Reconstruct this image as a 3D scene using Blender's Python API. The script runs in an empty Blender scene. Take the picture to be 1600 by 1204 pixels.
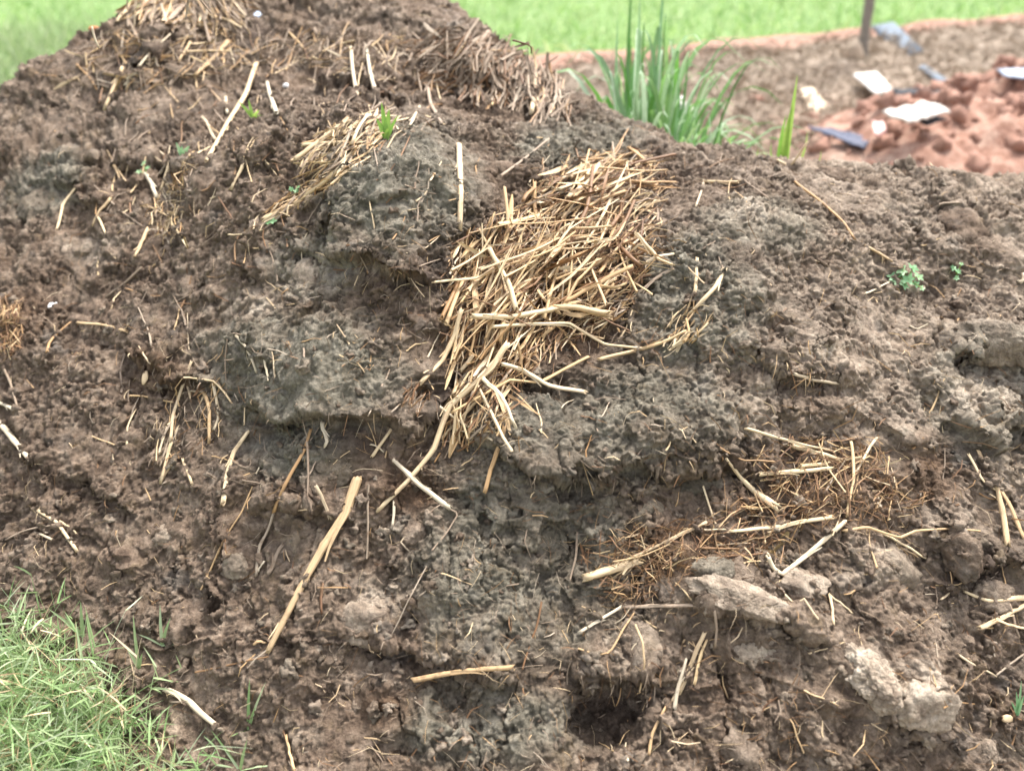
import bpy, math, random
import numpy as np
from mathutils import Vector, Matrix
from mathutils.bvhtree import BVHTree
random.seed(7); rng = np.random.default_rng(7)
S = bpy.context.scene; COL = S.collection

# ------------------------------------------------------------------ camera
CAMZ = 1.6; PITCH = math.radians(28); F = 1331.0          # F in photo pixels (1600 wide)
cd = bpy.data.cameras.new('camera'); cam = bpy.data.objects.new('camera', cd); COL.objects.link(cam)
cam.location = (0, 0, CAMZ); cam.rotation_euler = (math.pi/2 - PITCH, 0, 0)
cd.sensor_width = 36; cd.lens = 36*F/1600; cd.clip_start = .05; cd.clip_end = 1200
cd.dof.use_dof = True; cd.dof.focus_distance = 1.76; cd.dof.aperture_fstop = 2.0
S.camera = cam
# ------------------------------------------------------------------ light
SUN_EL, SUN_AZ = math.radians(62), math.radians(35)       # azimuth clockwise from +Y
w = bpy.data.worlds.new('World'); S.world = w; w.use_nodes = True
nt = w.node_tree; sky = nt.nodes.new('ShaderNodeTexSky'); sky.sky_type = 'NISHITA'; sky.sun_disc = False
sky.sun_elevation = SUN_EL; sky.sun_rotation = SUN_AZ; sky.dust_density = 4; sky.air_density = .8; sky.ozone_density = .6
bg = nt.nodes['Background']; hs = nt.nodes.new('ShaderNodeHueSaturation'); hs.inputs['Saturation'].default_value = .35   # thin white cloud
nt.links.new(sky.outputs[0], hs.inputs['Color']); nt.links.new(hs.outputs[0], bg.inputs[0]); bg.inputs[1].default_value = .14
sl = bpy.data.lights.new('sun', 'SUN'); sl.energy = 1.5; sl.angle = math.radians(10); sl.color = (1, .955, .89)
so = bpy.data.objects.new('sun', sl); COL.objects.link(so)
sd = Vector((math.sin(SUN_AZ)*math.cos(SUN_EL), math.cos(SUN_AZ)*math.cos(SUN_EL), math.sin(SUN_EL)))
so.rotation_euler = sd.to_track_quat('Z', 'Y').to_euler(); so.location = (2, 2, 6)
V = S.view_settings; V.view_transform = 'Standard'; V.look = 'None'; V.exposure = 1.8; V.gamma = 1; V.use_curve_mapping = False

# ------------------------------------------------------------------ helpers
SP, CP = math.sin(PITCH), math.cos(PITCH)
def ray(px, py):
    x = (px-800)/F; y = (602-py)/F
    return Vector((x, CP+y*SP, -SP+y*CP))
def at_y(px, py, Y):
    d = ray(px, py); return Vector((0, 0, CAMZ)) + d*(Y/d.y)
def project(P):
    X, Y, Z = P[..., 0], P[..., 1], P[..., 2]-CAMZ
    dep = np.maximum(Y*CP - Z*SP, .05); up = Y*SP + Z*CP
    return 800+F*X/dep, 602-F*up/dep
PERM = np.random.default_rng(3).permutation(256).astype(np.int32)
PERM = np.concatenate([PERM, PERM, PERM])
GR = np.random.default_rng(4).normal(size=(256, 3)).astype(np.float32); GR /= np.linalg.norm(GR, axis=1)[:, None]
def perlin(P, sc, off=0.):
    q = (P/sc + off).astype(np.float32); i = np.floor(q).astype(np.int32); f = q-i; i &= 255
    u = f*f*f*(f*(f*6-15)+10)
    out = 0
    for a in (0, 1):
        ha = PERM[(i[:, 0]+a)]
        wa = u[:, 0] if a else 1-u[:, 0]
        for b in (0, 1):
            hb = PERM[(ha+i[:, 1]+b) & 511]
            wb = wa*(u[:, 1] if b else 1-u[:, 1])
            for c in (0, 1):
                g = GR[PERM[(hb+i[:, 2]+c) & 511]]
                d = g[:, 0]*(f[:, 0]-a)+g[:, 1]*(f[:, 1]-b)+g[:, 2]*(f[:, 2]-c)
                out = out + wb*(u[:, 2] if c else 1-u[:, 2])*d
    return out*1.6
def sstep(x, a, b):
    t = np.clip((x-a)/(b-a), 0, 1); return t*t*(3-2*t)
def worley2(A, B, sc, seed=0, full=False):
    a = A/sc; b = B/sc; ia = np.floor(a).astype(np.int32); ib = np.floor(b).astype(np.int32)
    d1 = np.full(a.shape, 9., np.float32); d2 = d1.copy(); hid = np.zeros(a.shape, np.int32); ox = np.zeros(a.shape, np.float32); oy = ox.copy()
    R = np.random.default_rng(50+seed).random((256, 3)).astype(np.float32)
    for da in (-1, 0, 1):
        for db in (-1, 0, 1):
            h = PERM[(PERM[(ia+da) & 255]+((ib+db) & 255)) & 511]
            dx = ia+da+R[h, 0]-a; dy = ib+db+R[h, 1]-b; d = dx*dx+dy*dy
            m = d < d1; d2 = np.where(m, d1, np.minimum(d2, d)); hid = np.where(m, h, hid); ox = np.where(m, dx, ox); oy = np.where(m, dy, oy); d1 = np.where(m, d, d1)
    if full: return np.sqrt(d1), np.sqrt(d2), R[hid, 2], ox, oy, R[(hid*7+3) & 255]
    return np.sqrt(d1), np.sqrt(d2), R[hid, 2]

def mesh_np(name, co, quads, mat=None, smooth=True, attrs=None, uv=None):
    me = bpy.data.meshes.new(name); co = np.asarray(co, np.float32); quads = np.asarray(quads, np.int32)
    k = quads.shape[1]
    me.vertices.add(len(co)); me.vertices.foreach_set('co', co.ravel())
    me.loops.add(quads.size); me.loops.foreach_set('vertex_index', quads.ravel())
    me.polygons.add(len(quads)); me.polygons.foreach_set('loop_start', np.arange(0, quads.size, k, dtype=np.int32))
    if attrs:
        for n, v in attrs.items():
            a = me.attributes.new(n, 'FLOAT', 'POINT'); a.data.foreach_set('value', np.asarray(v, np.float32))
    if uv is not None:
        l = me.uv_layers.new(name='UVMap'); l.data.foreach_set('uv', np.asarray(uv, np.float32)[quads.ravel()].ravel())
    me.update(calc_edges=True)
    if smooth: me.polygons.foreach_set('use_smooth', np.ones(len(quads), bool))
    if mat: me.materials.append(mat)
    return me
def link(name, me, parent=None, loc=None):
    o = bpy.data.objects.new(name, me); COL.objects.link(o)
    if parent: o.parent = parent
    if loc is not None: o.location = loc
    return o
def tag(o, label=None, cat=None, group=None, kind=None):
    if label: o['label'] = label
    if cat: o['category'] = cat
    if group: o['group'] = group
    if kind: o['kind'] = kind
    return o
def empty(name, loc, label=None, cat=None, group=None):
    o = bpy.data.objects.new(name, None); COL.objects.link(o); o.location = loc; o.empty_display_size = .05
    return tag(o, label, cat, group)

# ------------------------------------------------------------------ materials
def newmat(name):
    m = bpy.data.materials.new(name); m.use_nodes = True; t = m.node_tree
    return m, t, t.nodes['Principled BSDF']
def N(t, typ, **kw):
    n = t.nodes.new(typ)
    for k, v in kw.items():
        if k.startswith('i_'): n.inputs[k[2:].replace('_', ' ')].default_value = v
        else: setattr(n, k, v)
    return n
def ramp(t, fac, stops):
    r = t.nodes.new('ShaderNodeValToRGB'); e = r.color_ramp.elements
    while len(e) < len(stops): e.new(.5)
    for q, (p, c) in zip(e, stops): q.position = p; q.color = (*c, 1) if len(c) == 3 else c
    t.links.new(fac, r.inputs[0]); return r.outputs[0]
def mix(t, f, a, b, mode='MIX'):
    m = t.nodes.new('ShaderNodeMix'); m.data_type = 'RGBA'; m.blend_type = mode
    for s, v in ((m.inputs[0], f), (m.inputs[6], a), (m.inputs[7], b)):
        if isinstance(v, (int, float)): s.default_value = v
        elif isinstance(v, tuple): s.default_value = (*v, 1)
        else: t.links.new(v, s)
    return m.outputs[2]
def noise(t, co, sc, det=4, rough=.6, dist=0):
    n = N(t, 'ShaderNodeTexNoise'); n.inputs['Scale'].default_value = sc; n.inputs['Detail'].default_value = det
    n.inputs['Roughness'].default_value = rough; n.inputs['Distortion'].default_value = dist
    t.links.new(co, n.inputs['Vector']); return n.outputs[0]
def attr(t, name):
    return N(t, 'ShaderNodeAttribute', attribute_name=name).outputs['Fac']
def bump(t, b, h, strength, dist):
    n = N(t, 'ShaderNodeBump'); n.inputs['Strength'].default_value = strength; n.inputs['Distance'].default_value = dist
    t.links.new(h, n.inputs['Height']); t.links.new(n.outputs[0], b.inputs['Normal']); return n

def dung_material(name, pale=False):
    m, t, b = newmat(name); co = N(t, 'ShaderNodeNewGeometry').outputs['Position']
    big = noise(t, co, 5, 5, .6); mid = noise(t, co, 28, 5, .65, .4); fine = noise(t, co, 120, 6, .72, .6); spk = noise(t, co, 420, 2, .6)
    brown = ramp(t, mid, [(.3, (.062, .043, .029)), (.5, (.172, .125, .088)), (.7, (.345, .268, .198))])
    red = ramp(t, mid, [(.3, (.072, .047, .032)), (.6, (.21, .149, .105)), (.8, (.39, .30, .22))])
    c = mix(t, ramp(t, big, [(.45, (0, 0, 0)), (.62, (.75,)*3)]), brown, red)
    grey = ramp(t, mid, [(.28, (.068, .060, .044)), (.5, (.17, .152, .113)), (.72, (.33, .30, .235))])
    c = mix(t, attr(t, 'grey'), c, grey)
    wet = noise(t, co, 3.2, 5, .65, .5)                            # wetter, darker stretches
    c = mix(t, ramp(t, wet, [(.5, (0, 0, 0)), (.66, (.55,)*3)]), c, ramp(t, mid, [(.3, (.055, .036, .024)), (.7, (.16, .108, .074))]))
    ol = noise(t, co, 17, 4, .6)                                    # ochre mossy stains
    c = mix(t, ramp(t, ol, [(.58, (0, 0, 0)), (.7, (.5,)*3)]), c, (.15, .105, .055))
    palec = ramp(t, mid, [(.3, (.27, .205, .15)), (.5, (.46, .375, .285)), (.75, (.64, .55, .44))])
    if pale: c = mix(t, ramp(t, ol, [(.35, (.55,)*3), (.6, (1,)*3)]), c, palec)
    c = mix(t, attr(t, 'pale'), c, palec)
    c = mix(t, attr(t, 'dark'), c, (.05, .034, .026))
    c = mix(t, attr(t, 'rust'), c, ramp(t, mid, [(.3, (.06, .034, .02)), (.7, (.18, .11, .065))]))
    bl = noise(t, co, 11, 3, .5)                                    # bluish wet bloom
    c = mix(t, ramp(t, bl, [(.62, (0, 0, 0)), (.74, (.35,)*3)]), c, (.16, .155, .14))
    c = mix(t, .55, c, ramp(t, fine, [(.3, (.16,)*3), (.45, (.48,)*3), (.66, (.82,)*3)]), 'OVERLAY')
    c = mix(t, ramp(t, spk, [(.68, (0, 0, 0)), (.75, (.55,)*3)]), c, (.38, .30, .2))
    t.links.new(c, b.inputs['Base Color'])
    r = ramp(t, big, [(.35, (.62,)*3), (.65, (.95,)*3)]); t.links.new(r, b.inputs['Roughness'])
    b.inputs['Specular IOR Level'].default_value = .28
    h = mix(t, .35, fine, spk); bump(t, b, h, 1.0, .011)
    return m
M_DUNG = dung_material('dung'); M_PALE = dung_material('pale_dung', True)

def straw_material(name, cols, rough=.55, dark=.25):
    m, t, b = newmat(name)
    uv = N(t, 'ShaderNodeUVMap').outputs[0]
    oi = N(t, 'ShaderNodeObjectInfo').outputs['Random']
    s = N(t, 'ShaderNodeMath', operation='ADD'); t.links.new(attr(t, 'rnd'), s.inputs[0]); t.links.new(oi, s.inputs[1])
    fr = N(t, 'ShaderNodeMath', operation='FRACT'); t.links.new(s.outputs[0], fr.inputs[0])
    mp = N(t, 'ShaderNodeMapping'); mp.inputs['Scale'].default_value = (14, 22, 1); t.links.new(uv, mp.inputs[0])
    cmb = N(t, 'ShaderNodeCombineXYZ'); t.links.new(fr.outputs[0], cmb.inputs[2])
    va = N(t, 'ShaderNodeVectorMath', operation='ADD'); t.links.new(mp.outputs[0], va.inputs[0])
    sc = N(t, 'ShaderNodeVectorMath', operation='SCALE'); sc.inputs['Scale'].default_value = 31; t.links.new(cmb.outputs[0], sc.inputs[0]); t.links.new(sc.outputs[0], va.inputs[1])
    st = noise(t, va.outputs[0], 1, 4, .65)
    base = ramp(t, fr.outputs[0], [(i/(len(cols)-1), c) for i, c in enumerate(cols)])
    c = mix(t, .75, base, ramp(t, st, [(.28, (.26,)*3), (.48, (.5,)*3), (.72, (.66,)*3)]), 'OVERLAY')
    mp2 = N(t, 'ShaderNodeMapping'); mp2.inputs['Scale'].default_value = (1.5, 45, 1); t.links.new(va.outputs[0], mp2.inputs[0])
    pos = N(t, 'ShaderNodeNewGeometry').outputs['Position']; blot = noise(t, pos, 45, 3, .6)
    c = mix(t, ramp(t, blot, [(.55, (0, 0, 0)), (.72, (dark*2,)*3)]), c, (.16, .095, .05))
    t.links.new(c, b.inputs['Base Color']); b.inputs['Roughness'].default_value = rough
    b.inputs['Specular IOR Level'].default_value = .35
    bump(t, b, st, .5, .0012); return m
CREAM = straw_material('cream_straw', [(.58, .43, .25), (.66, .52, .33), (.49, .335, .18), (.67, .56, .39)], dark=.2)
GOLD = straw_material('golden_straw', [(.34, .19, .085), (.52, .34, .165), (.62, .46, .26), (.40, .235, .105), (.58, .42, .24)], dark=.35)
RUSTY = straw_material('rusty_straw', [(.13, .065, .032), (.25, .135, .065), (.18, .095, .045), (.34, .21, .105)], dark=.45)
DULL = straw_material('weathered_straw', [(.20, .15, .105), (.34, .26, .19), (.27, .20, .14), (.44, .36, .27)], rough=.75, dark=.4)
WHITE = straw_material('bleached_straw', [(.52, .43, .30), (.60, .52, .39), (.46, .36, .24), (.58, .50, .37)], dark=.12)
MS = {'C': CREAM, 'G': GOLD, 'R': RUSTY, 'D': DULL, 'W': WHITE}
def leaf_material(name, cols, trans=.35):
    m, t, b = newmat(name)
    oi = N(t, 'ShaderNodeObjectInfo').outputs['Random']
    s = N(t, 'ShaderNodeMath', operation='ADD'); t.links.new(attr(t, 'rnd'), s.inputs[0]); t.links.new(oi, s.inputs[1])
    fr = N(t, 'ShaderNodeMath', operation='FRACT'); t.links.new(s.outputs[0], fr.inputs[0])
    c = ramp(t, fr.outputs[0], [(i/(len(cols)-1), q) for i, q in enumerate(cols)])
    pos = N(t, 'ShaderNodeNewGeometry').outputs['Position']; nz = noise(t, pos, 60, 3)
    c = mix(t, .4, c, ramp(t, nz, [(.3, (.38,)*3), (.7, (.62,)*3)]), 'OVERLAY')
    t.links.new(c, b.inputs['Base Color']); b.inputs['Roughness'].default_value = .5
    tr = N(t, 'ShaderNodeBsdfTranslucent'); t.links.new(c, tr.inputs[0])
    mx = N(t, 'ShaderNodeMixShader'); mx.inputs[0].default_value = trans
    t.links.new(b.outputs[0], mx.inputs[1]); t.links.new(tr.outputs[0], mx.inputs[2])
    t.links.new(mx.outputs[0], t.nodes['Material Output'].inputs[0]); return m
def plain(name, col, rough=.6, var=.3, sc=25, bmp=.3):
    m, t, b = newmat(name); pos = N(t, 'ShaderNodeNewGeometry').outputs['Position']; nz = noise(t, pos, sc, 5)
    c = mix(t, var, col, ramp(t, nz, [(.3, (.3,)*3), (.7, (.7,)*3)]), 'OVERLAY')
    t.links.new(c, b.inputs['Base Color']); b.inputs['Roughness'].default_value = rough; bump(t, b, nz, bmp, .01); return m

# ------------------------------------------------------------------ heap surface
# control points: photo column -> (photo row, world Y) along the visible face
CT = {
 -250: [(1250, 1.2), (900, 1.65), (600, 2.2), (350, 2.7)],
 0:   [(1204, 1.12), (1050, 1.28), (900, 1.47), (750, 1.67), (600, 1.9), (450, 2.2), (300, 2.55), (185, 2.85)],
 140: [(60, 3.12), (180, 2.82)],
 200: [(1204, 1.07), (1050, 1.22), (900, 1.4), (750, 1.58), (600, 1.78), (450, 2.05), (330, 2.32), (270, 2.5), (150, 2.86), (20, 3.25)],
 400: [(1204, 1.03), (1050, 1.18), (900, 1.35), (750, 1.5), (600, 1.67), (450, 1.87), (300, 2.1), (215, 2.3), (170, 2.62), (90, 3.0), (0, 3.3), (-40, 3.5)],
 600: [(1204, 1.01), (1050, 1.15), (900, 1.30), (750, 1.45), (600, 1.6), (450, 1.76), (320, 1.93), (240, 2.1), (190, 2.3), (165, 2.72), (100, 2.95), (10, 3.3)],
 760: [(70, 3.0), (150, 2.78)],
 800: [(1204, 1.0), (1050, 1.13), (900, 1.27), (750, 1.42), (600, 1.6), (450, 1.8), (330, 2.02), (240, 2.22), (200, 2.42), (175, 2.7), (110, 2.95)],
 900: [(175, 2.72)],
 1000: [(1204, .98), (1050, 1.13), (900, 1.26), (750, 1.40), (600, 1.57), (450, 1.77), (355, 2.0), (284, 2.26)],
 1200: [(1204, .98), (1050, 1.1), (900, 1.24), (750, 1.40), (600, 1.55), (450, 1.78), (345, 2.03), (275, 2.33)],
 1400: [(1204, 1.0), (1050, 1.12), (900, 1.27), (750, 1.43), (600, 1.62), (450, 1.85), (330, 2.15), (262, 2.5)],
 1600: [(1204, 1.05), (1050, 1.18), (900, 1.34), (750, 1.52), (600, 1.74), (450, 2.0), (330, 2.3), (280, 2.55)],
 1850: [(1250, 1.1), (900, 1.45), (600, 1.9), (350, 2.45)],
}
pts = []
for px, L in CT.items():
    for py, Y in L: pts.append(tuple(at_y(px, py, Y)))
pts += [(-.9, 3.9, 1.38), (-.3, 4.1, 1.2), (.3, 3.6, .8), (-1.9, 3.7, .8), (-1.0, 4.7, .5), (0, 4.6, .3), (1, 3.4, .45), (.95, 2.95, .75), (1.6, 3.2, .4), (2.4, 3.3, .3),
        (0, 5.6, -.3), (2, 5, -.3), (-2, 5.4, -.3), (-3.2, 4.6, -.3), (-3.6, 3, -.2), (-3.5, 1.5, -.3), (3.6, 2.4, .1), (3.8, 1.2, -.3), (3.8, 4, -.3), (-3.2, 2.3, .1),
        (0, .5, -.05), (-.5, .5, -.05), (.5, .5, -.05), (-1.4, .6, -.1), (1.4, .6, -.1), (-2.6, .7, -.2), (2.6, .7, -.2), (0, .2, -.2), (4.5, .5, -.4), (-4.5, .5, -.4), (0, 6.5, -.5)]
pts = np.array(pts)
def tps(r2): return .5*r2*np.log(r2+1e-9)
n = len(pts); A = np.zeros((n+3, n+3)); d2 = ((pts[:, None, :2]-pts[None, :, :2])**2).sum(2)
A[:n, :n] = tps(d2)+np.eye(n)*.004; A[:n, n] = 1; A[:n, n+1:] = pts[:, :2]; A[n:, :n] = A[:n, n:].T
sol = np.linalg.solve(A, np.concatenate([pts[:, 2], np.zeros(3)])).astype(np.float32)
def base_z(X, Y):
    out = np.empty(X.size, np.float32); xf = X.ravel().astype(np.float32); yf = Y.ravel().astype(np.float32); p = pts.astype(np.float32)
    for s in range(0, xf.size, 60000):
        a = xf[s:s+60000]; b = yf[s:s+60000]
        r2 = (a[:, None]-p[:, 0])**2+(b[:, None]-p[:, 1])**2
        out[s:s+60000] = tps(r2)@sol[:n]+sol[n]+sol[n+1]*a+sol[n+2]*b
    return out.reshape(X.shape)
kn = [.42, .92, 1.2, 1.5, 1.9, 2.4, 2.85, 3.6, 5.6]; cnt = [24, 165, 180, 190, 165, 100, 100, 46]
rr = np.concatenate([np.linspace(kn[i], kn[i+1], cnt[i], endpoint=False) for i in range(8)]+[[5.6]])
kk = np.ones(9)/9; rr = np.convolve(np.pad(rr, 4, mode='reflect', reflect_type='odd'), kk, 'valid')
az = np.radians(np.concatenate([np.linspace(-82, -44, 45, endpoint=False), np.linspace(-44, 44, 930, endpoint=False), np.linspace(44, 82, 46)]))
RR, AZ = np.meshgrid(rr, az, indexing='ij'); H, W = RR.shape
# coarse evaluation, then bicubic-ish refine by linear interpolation in index space
cs = 4; ri = np.arange(0, H, cs); ri = np.append(ri, H-1) if ri[-1] != H-1 else ri
ci = np.arange(0, W, cs); ci = np.append(ci, W-1) if ci[-1] != W-1 else ci
X = RR*np.sin(AZ); Yw = RR*np.cos(AZ)
zc = base_z(X[np.ix_(ri, ci)], Yw[np.ix_(ri, ci)])
zt = np.stack([np.interp(np.arange(H), ri, zc[:, j]) for j in range(len(ci))], 1)
Z = np.stack([np.interp(np.arange(W), ci, zt[i]) for i in range(H)], 0)
P = np.stack([X, Yw, Z], -1).astype(np.float32)
def normals(P):
    du = np.gradient(P, axis=0); dv = np.gradient(P, axis=1)
    nn = np.cross(dv, du); nn /= np.linalg.norm(nn, axis=-1)[..., None]+1e-9
    return nn.astype(np.float32)
PX, PY = project(P)
def blob(cx, cy, rx, ry, ang=0, p=2):
    a = math.radians(ang); dx = PX-cx; dy = PY-cy
    u = (dx*math.cos(a)+dy*math.sin(a))/rx; v = (-dx*math.sin(a)+dy*math.cos(a))/ry
    return np.exp(-(u*u+v*v)**(p/2))
# wobble of the feature coordinates, so ledges are ragged
Pf = P.reshape(-1, 3)
wob = perlin(Pf, .11, 5.).reshape(H, W); wob2 = perlin(Pf, .035, 9.).reshape(H, W); wobx = perlin(Pf, .09, 15.).reshape(H, W)
PXw = PX+wobx*45; PYw = PY+wob*38+wob2*16
def ledge(line, amp, up, x0=None, soft=10):
    xs = [p[0] for p in line]; ys = [p[1] for p in line]
    s = np.interp(PXw, xs, ys)-PYw                      # px above the lip
    prof = np.where(s > 0, np.exp(-(s/up)**1.3), 1-sstep(-s, 0, soft))
    ends = sstep(PXw, xs[0]-10, xs[0]+40)*(1-sstep(PXw, xs[-1]-40, xs[-1]+10))
    return amp*prof*ends
D = .03*perlin(Pf, .55, 1.).reshape(H, W)
b1 = np.abs(perlin(Pf, .26, 2.)).reshape(H, W); D += .045*(b1-.25)
D += .05*blob(620, 320, 120, 120) + .01*blob(850, 240, 130, 60) - .045*blob(860, 470, 130, 170, -20) - .03*blob(700, 650, 40, 120, 30)
D += .035*blob(1130, 400, 110, 150) + .03*blob(500, 560, 150, 80) + .03*blob(880, 690, 170, 60) + .04*blob(1400, 1070, 100, 80)
D -= .05*blob(1480, 440, 60, 60) + .03*blob(250, 280, 30, 90, 10)
D += ledge([(520, 400), (580, 425), (640, 445), (700, 440)], .055, 110)
D += ledge([(390, 640), (470, 650), (560, 655), (620, 665), (690, 650)], .045, 120)
D += ledge([(740, 700), (850, 745), (1000, 740), (1090, 750), (1170, 720)], .04, 110)
D += ledge([(870, 1050), (940, 1060), (1030, 1065)], .04, 90) - .085*blob(950, 1110, 60, 45, 0, 3)
D += ledge([(560, 1010), (700, 1050), (860, 1065)], .03, 80)
D += ledge([(1190, 545), (1260, 580), (1330, 600)], .035, 60)
D += ledge([(1440, 520), (1520, 570), (1640, 575)], .05, 60) + ledge([(1440, 650), (1520, 690), (1640, 700)], .05, 80)
D += ledge([(200, 560), (260, 585), (330, 590)], .045, 70) + ledge([(150, 250), (230, 262), (300, 258)], .04, 70)
D += ledge([(60, 280), (130, 300), (190, 340)], .03, 60) + ledge([(1060, 930), (1180, 965), (1310, 985)], .03, 60)
D += ledge([(1300, 1010), (1400, 1140), (1500, 1150)], .02, 70) + ledge([(400, 800), (480, 790), (560, 830)], .03, 60)
D += ledge([(480, 120), (540, 150), (640, 150)], .05, 60) + ledge([(690, 110), (760, 150), (870, 150)], .04, 60) + ledge([(180, 120), (230, 130), (290, 110)], .04, 60)
D += ledge([(0, 700), (120, 760), (230, 770)], .025, 90) + ledge([(1180, 660), (1300, 670), (1420, 690)], .02, 60) + ledge([(1440, 850), (1520, 900), (1640, 900)], .04, 60)
fade = sstep(RR, .55, .9)
P1 = P + normals(P)*(D*fade)[..., None]
# mid scale clods
Pf = P1.reshape(-1, 3)
wv = np.stack([perlin(Pf, .06, 20.), perlin(Pf, .06, 24.), perlin(Pf, .06, 28.)], 1)*.022
q = Pf+wv
crumb = sstep(perlin(Pf, .30, 33.), -.25, .3).reshape(-1)          # where the heap is crumbly rather than smeared
smear = sstep(perlin(Pf*np.array([1, 1, .8], np.float32), .17, 37.), .0, .4)
far = np.clip(RR.ravel()/1.6, .8, 1.6)
m1 = np.abs(perlin(q*np.array([.8, 1, 1.25], np.float32), .10, 40.)); m2 = np.abs(perlin(q*np.array([.75, 1, 1.3], np.float32), .047, 44.))
arc = P1[..., 1]*.75-P1[..., 2]*.9                                 # rough distance down the slope
d1, dd2, hh = worley2((P1[..., 0]+wv[:, 0].reshape(H, W)).ravel(), (arc+wv[:, 1].reshape(H, W)).ravel(), .05, 1)
cell = np.clip((dd2-d1)*1.6, 0, .55)**.6
ter = (P1[..., 2].ravel()*1.0+.30*P1[..., 0].ravel()*0+.035*perlin(Pf, .16, 60.)*1.6)/.085; saw = 1-(ter-np.floor(ter)); saw = np.where(saw > .12, saw, saw/.12*1.)
saw = np.where(saw > .9, (1-saw)/.1*.9, saw)
def slabs(sc, sd_, ww, lift, tl, ck):
    s1, s2, sh_, ox, oy, g_ = worley2((P1[..., 0]+ww*wv[:, 0].reshape(H, W)).ravel(), ((arc+ww*wv[:, 1].reshape(H, W)).ravel())*1.35, sc, sd_, True)
    e_ = s2-s1; return lift*(sh_-.5)*sstep(e_, 0, .06) + tl*(ox*(g_[:, 0]-.5)+oy*(g_[:, 1]-.75))*sstep(e_, 0, .08) - ck*(1-sstep(e_, 0, .09))
msk = sstep(perlin(Pf, .22, 77.), -.35, .1)
SL = slabs(.115, 5, 1.6, .016, .045, .004)*msk + slabs(.055, 6, 1.3, .008, .022, .003)*(.4+.6*crumb)
D2 = SL + .024*(m1-.22)+.013*(m2-.22)*(1-.3*smear) + (.006*(cell-.4)+.006*(hh-.5)*(cell > .12))*(.35+.65*crumb)*(1-.5*smear) + .013*(saw-.5)*sstep(perlin(Pf, .25, 70.), -.1, .4)
P2 = P1 + normals(P1)*(D2.reshape(H, W)*fade)[..., None]
Pf = P2.reshape(-1, 3); q = Pf+.35*wv
m3 = perlin(q*np.array([.75, 1, 1.4], np.float32), .023, 80.); m3 = np.where(m3 > 0, m3*1.1, -m3*.7); m4 = perlin(q, .0105, 84.); m4 = np.where(m4 > .05, m4*1.3, .05-np.abs(m4-.05)*1.4); m5 = perlin(q, .0058, 88.)
e1, e2, eh = worley2(Pf[:, 0]+.006*m5, arc.ravel()+D2+.006*m4, .017, 2)
cell2 = np.clip((e2-e1)*1.8, 0, .5)**.7
k = 1-.75*smear
D3 = (.0058*(m3-.2)*(1-.5*smear)+.0056*(m4-.1)*k+.0046*m5*(1-.4*smear) + (.0008*(cell2-.35)+.0050*(eh-.5)*sstep(cell2, .03, .14))*(.15+.85*crumb)*k)*far
P3 = P2 + normals(P2)*(D3.reshape(H, W)*fade)[..., None]
# colour zones (patches of fresher grey dung, pale dried crust, wet dark with shade painted into hollows and under ledges, rusty rotten straw)
zn = .5+.5*perlin(P3.reshape(-1, 3), .12, 91.).reshape(H, W); zn2 = perlin(P3.reshape(-1, 3), .045, 95.).reshape(H, W)
g = np.zeros((H, W))
for a in [(630, 310, 130, 120), (470, 590, 190, 110), (950, 660, 240, 110), (820, 880, 190, 190), (1080, 480, 120, 110), (760, 1130, 160, 80), (1540, 620, 110, 110), (70, 290, 80, 40, -20), (500, 420, 80, 60), (1190, 360, 100, 50), (470, 700, 90, 60), (900, 230, 110, 45)]:
    g = np.maximum(g, blob(*a, p=4))
g = np.clip(g*1.35-.42*zn+.45*zn2, 0, .95)
pale = np.zeros((H, W))
for a in [(1410, 1085, 60, 50, 25), (1290, 560, 60, 25), (1170, 350, 60, 20), (490, 430, 70, 45), (1540, 610, 70, 45), (1580, 1170, 60, 30), (620, 940, 60, 25), (130, 390, 50, 25), (390, 480, 60, 25), (1190, 640, 35, 60), (1365, 880, 50, 35)]:
    pale = np.maximum(pale, blob(*a, p=3)*(.95 if a[0] == 1410 else .5))
pale = np.clip(pale*1.2-.25*zn+.35*zn2, 0, 1); pale += .55*sstep(PX, 950, 1450)*(zn)*sstep(PY, 1100, 700); pale = np.clip(pale, 0, 1)
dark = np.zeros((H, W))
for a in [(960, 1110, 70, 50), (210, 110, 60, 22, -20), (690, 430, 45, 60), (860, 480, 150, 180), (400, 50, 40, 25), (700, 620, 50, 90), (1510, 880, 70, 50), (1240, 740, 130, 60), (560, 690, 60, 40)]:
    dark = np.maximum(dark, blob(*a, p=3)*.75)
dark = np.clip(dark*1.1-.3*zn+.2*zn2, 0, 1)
rust = np.zeros((H, W))
for a in [(1280, 760, 170, 80), (1060, 860, 90, 50), (30, 500, 60, 50), (640, 770, 60, 50), (600, 1110, 60, 40), (250, 590, 70, 40), (860, 450, 140, 170), (1450, 740, 70, 70)]:
    rust = np.maximum(rust, blob(*a, p=3)*.85)
rust = np.clip(rust*1.15-.35*zn+.3*zn2, 0, 1)
idx = np.arange(H*W).reshape(H, W)
quads = np.stack([idx[:-1, :-1], idx[:-1, 1:], idx[1:, 1:], idx[1:, :-1]], -1).reshape(-1, 4)
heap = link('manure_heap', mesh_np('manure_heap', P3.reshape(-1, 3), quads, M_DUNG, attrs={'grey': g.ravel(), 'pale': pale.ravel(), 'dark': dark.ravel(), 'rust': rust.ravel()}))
tag(heap, 'large lumpy heap of brown and grey manure mixed with old straw, filling the foreground', 'manure heap')
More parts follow.
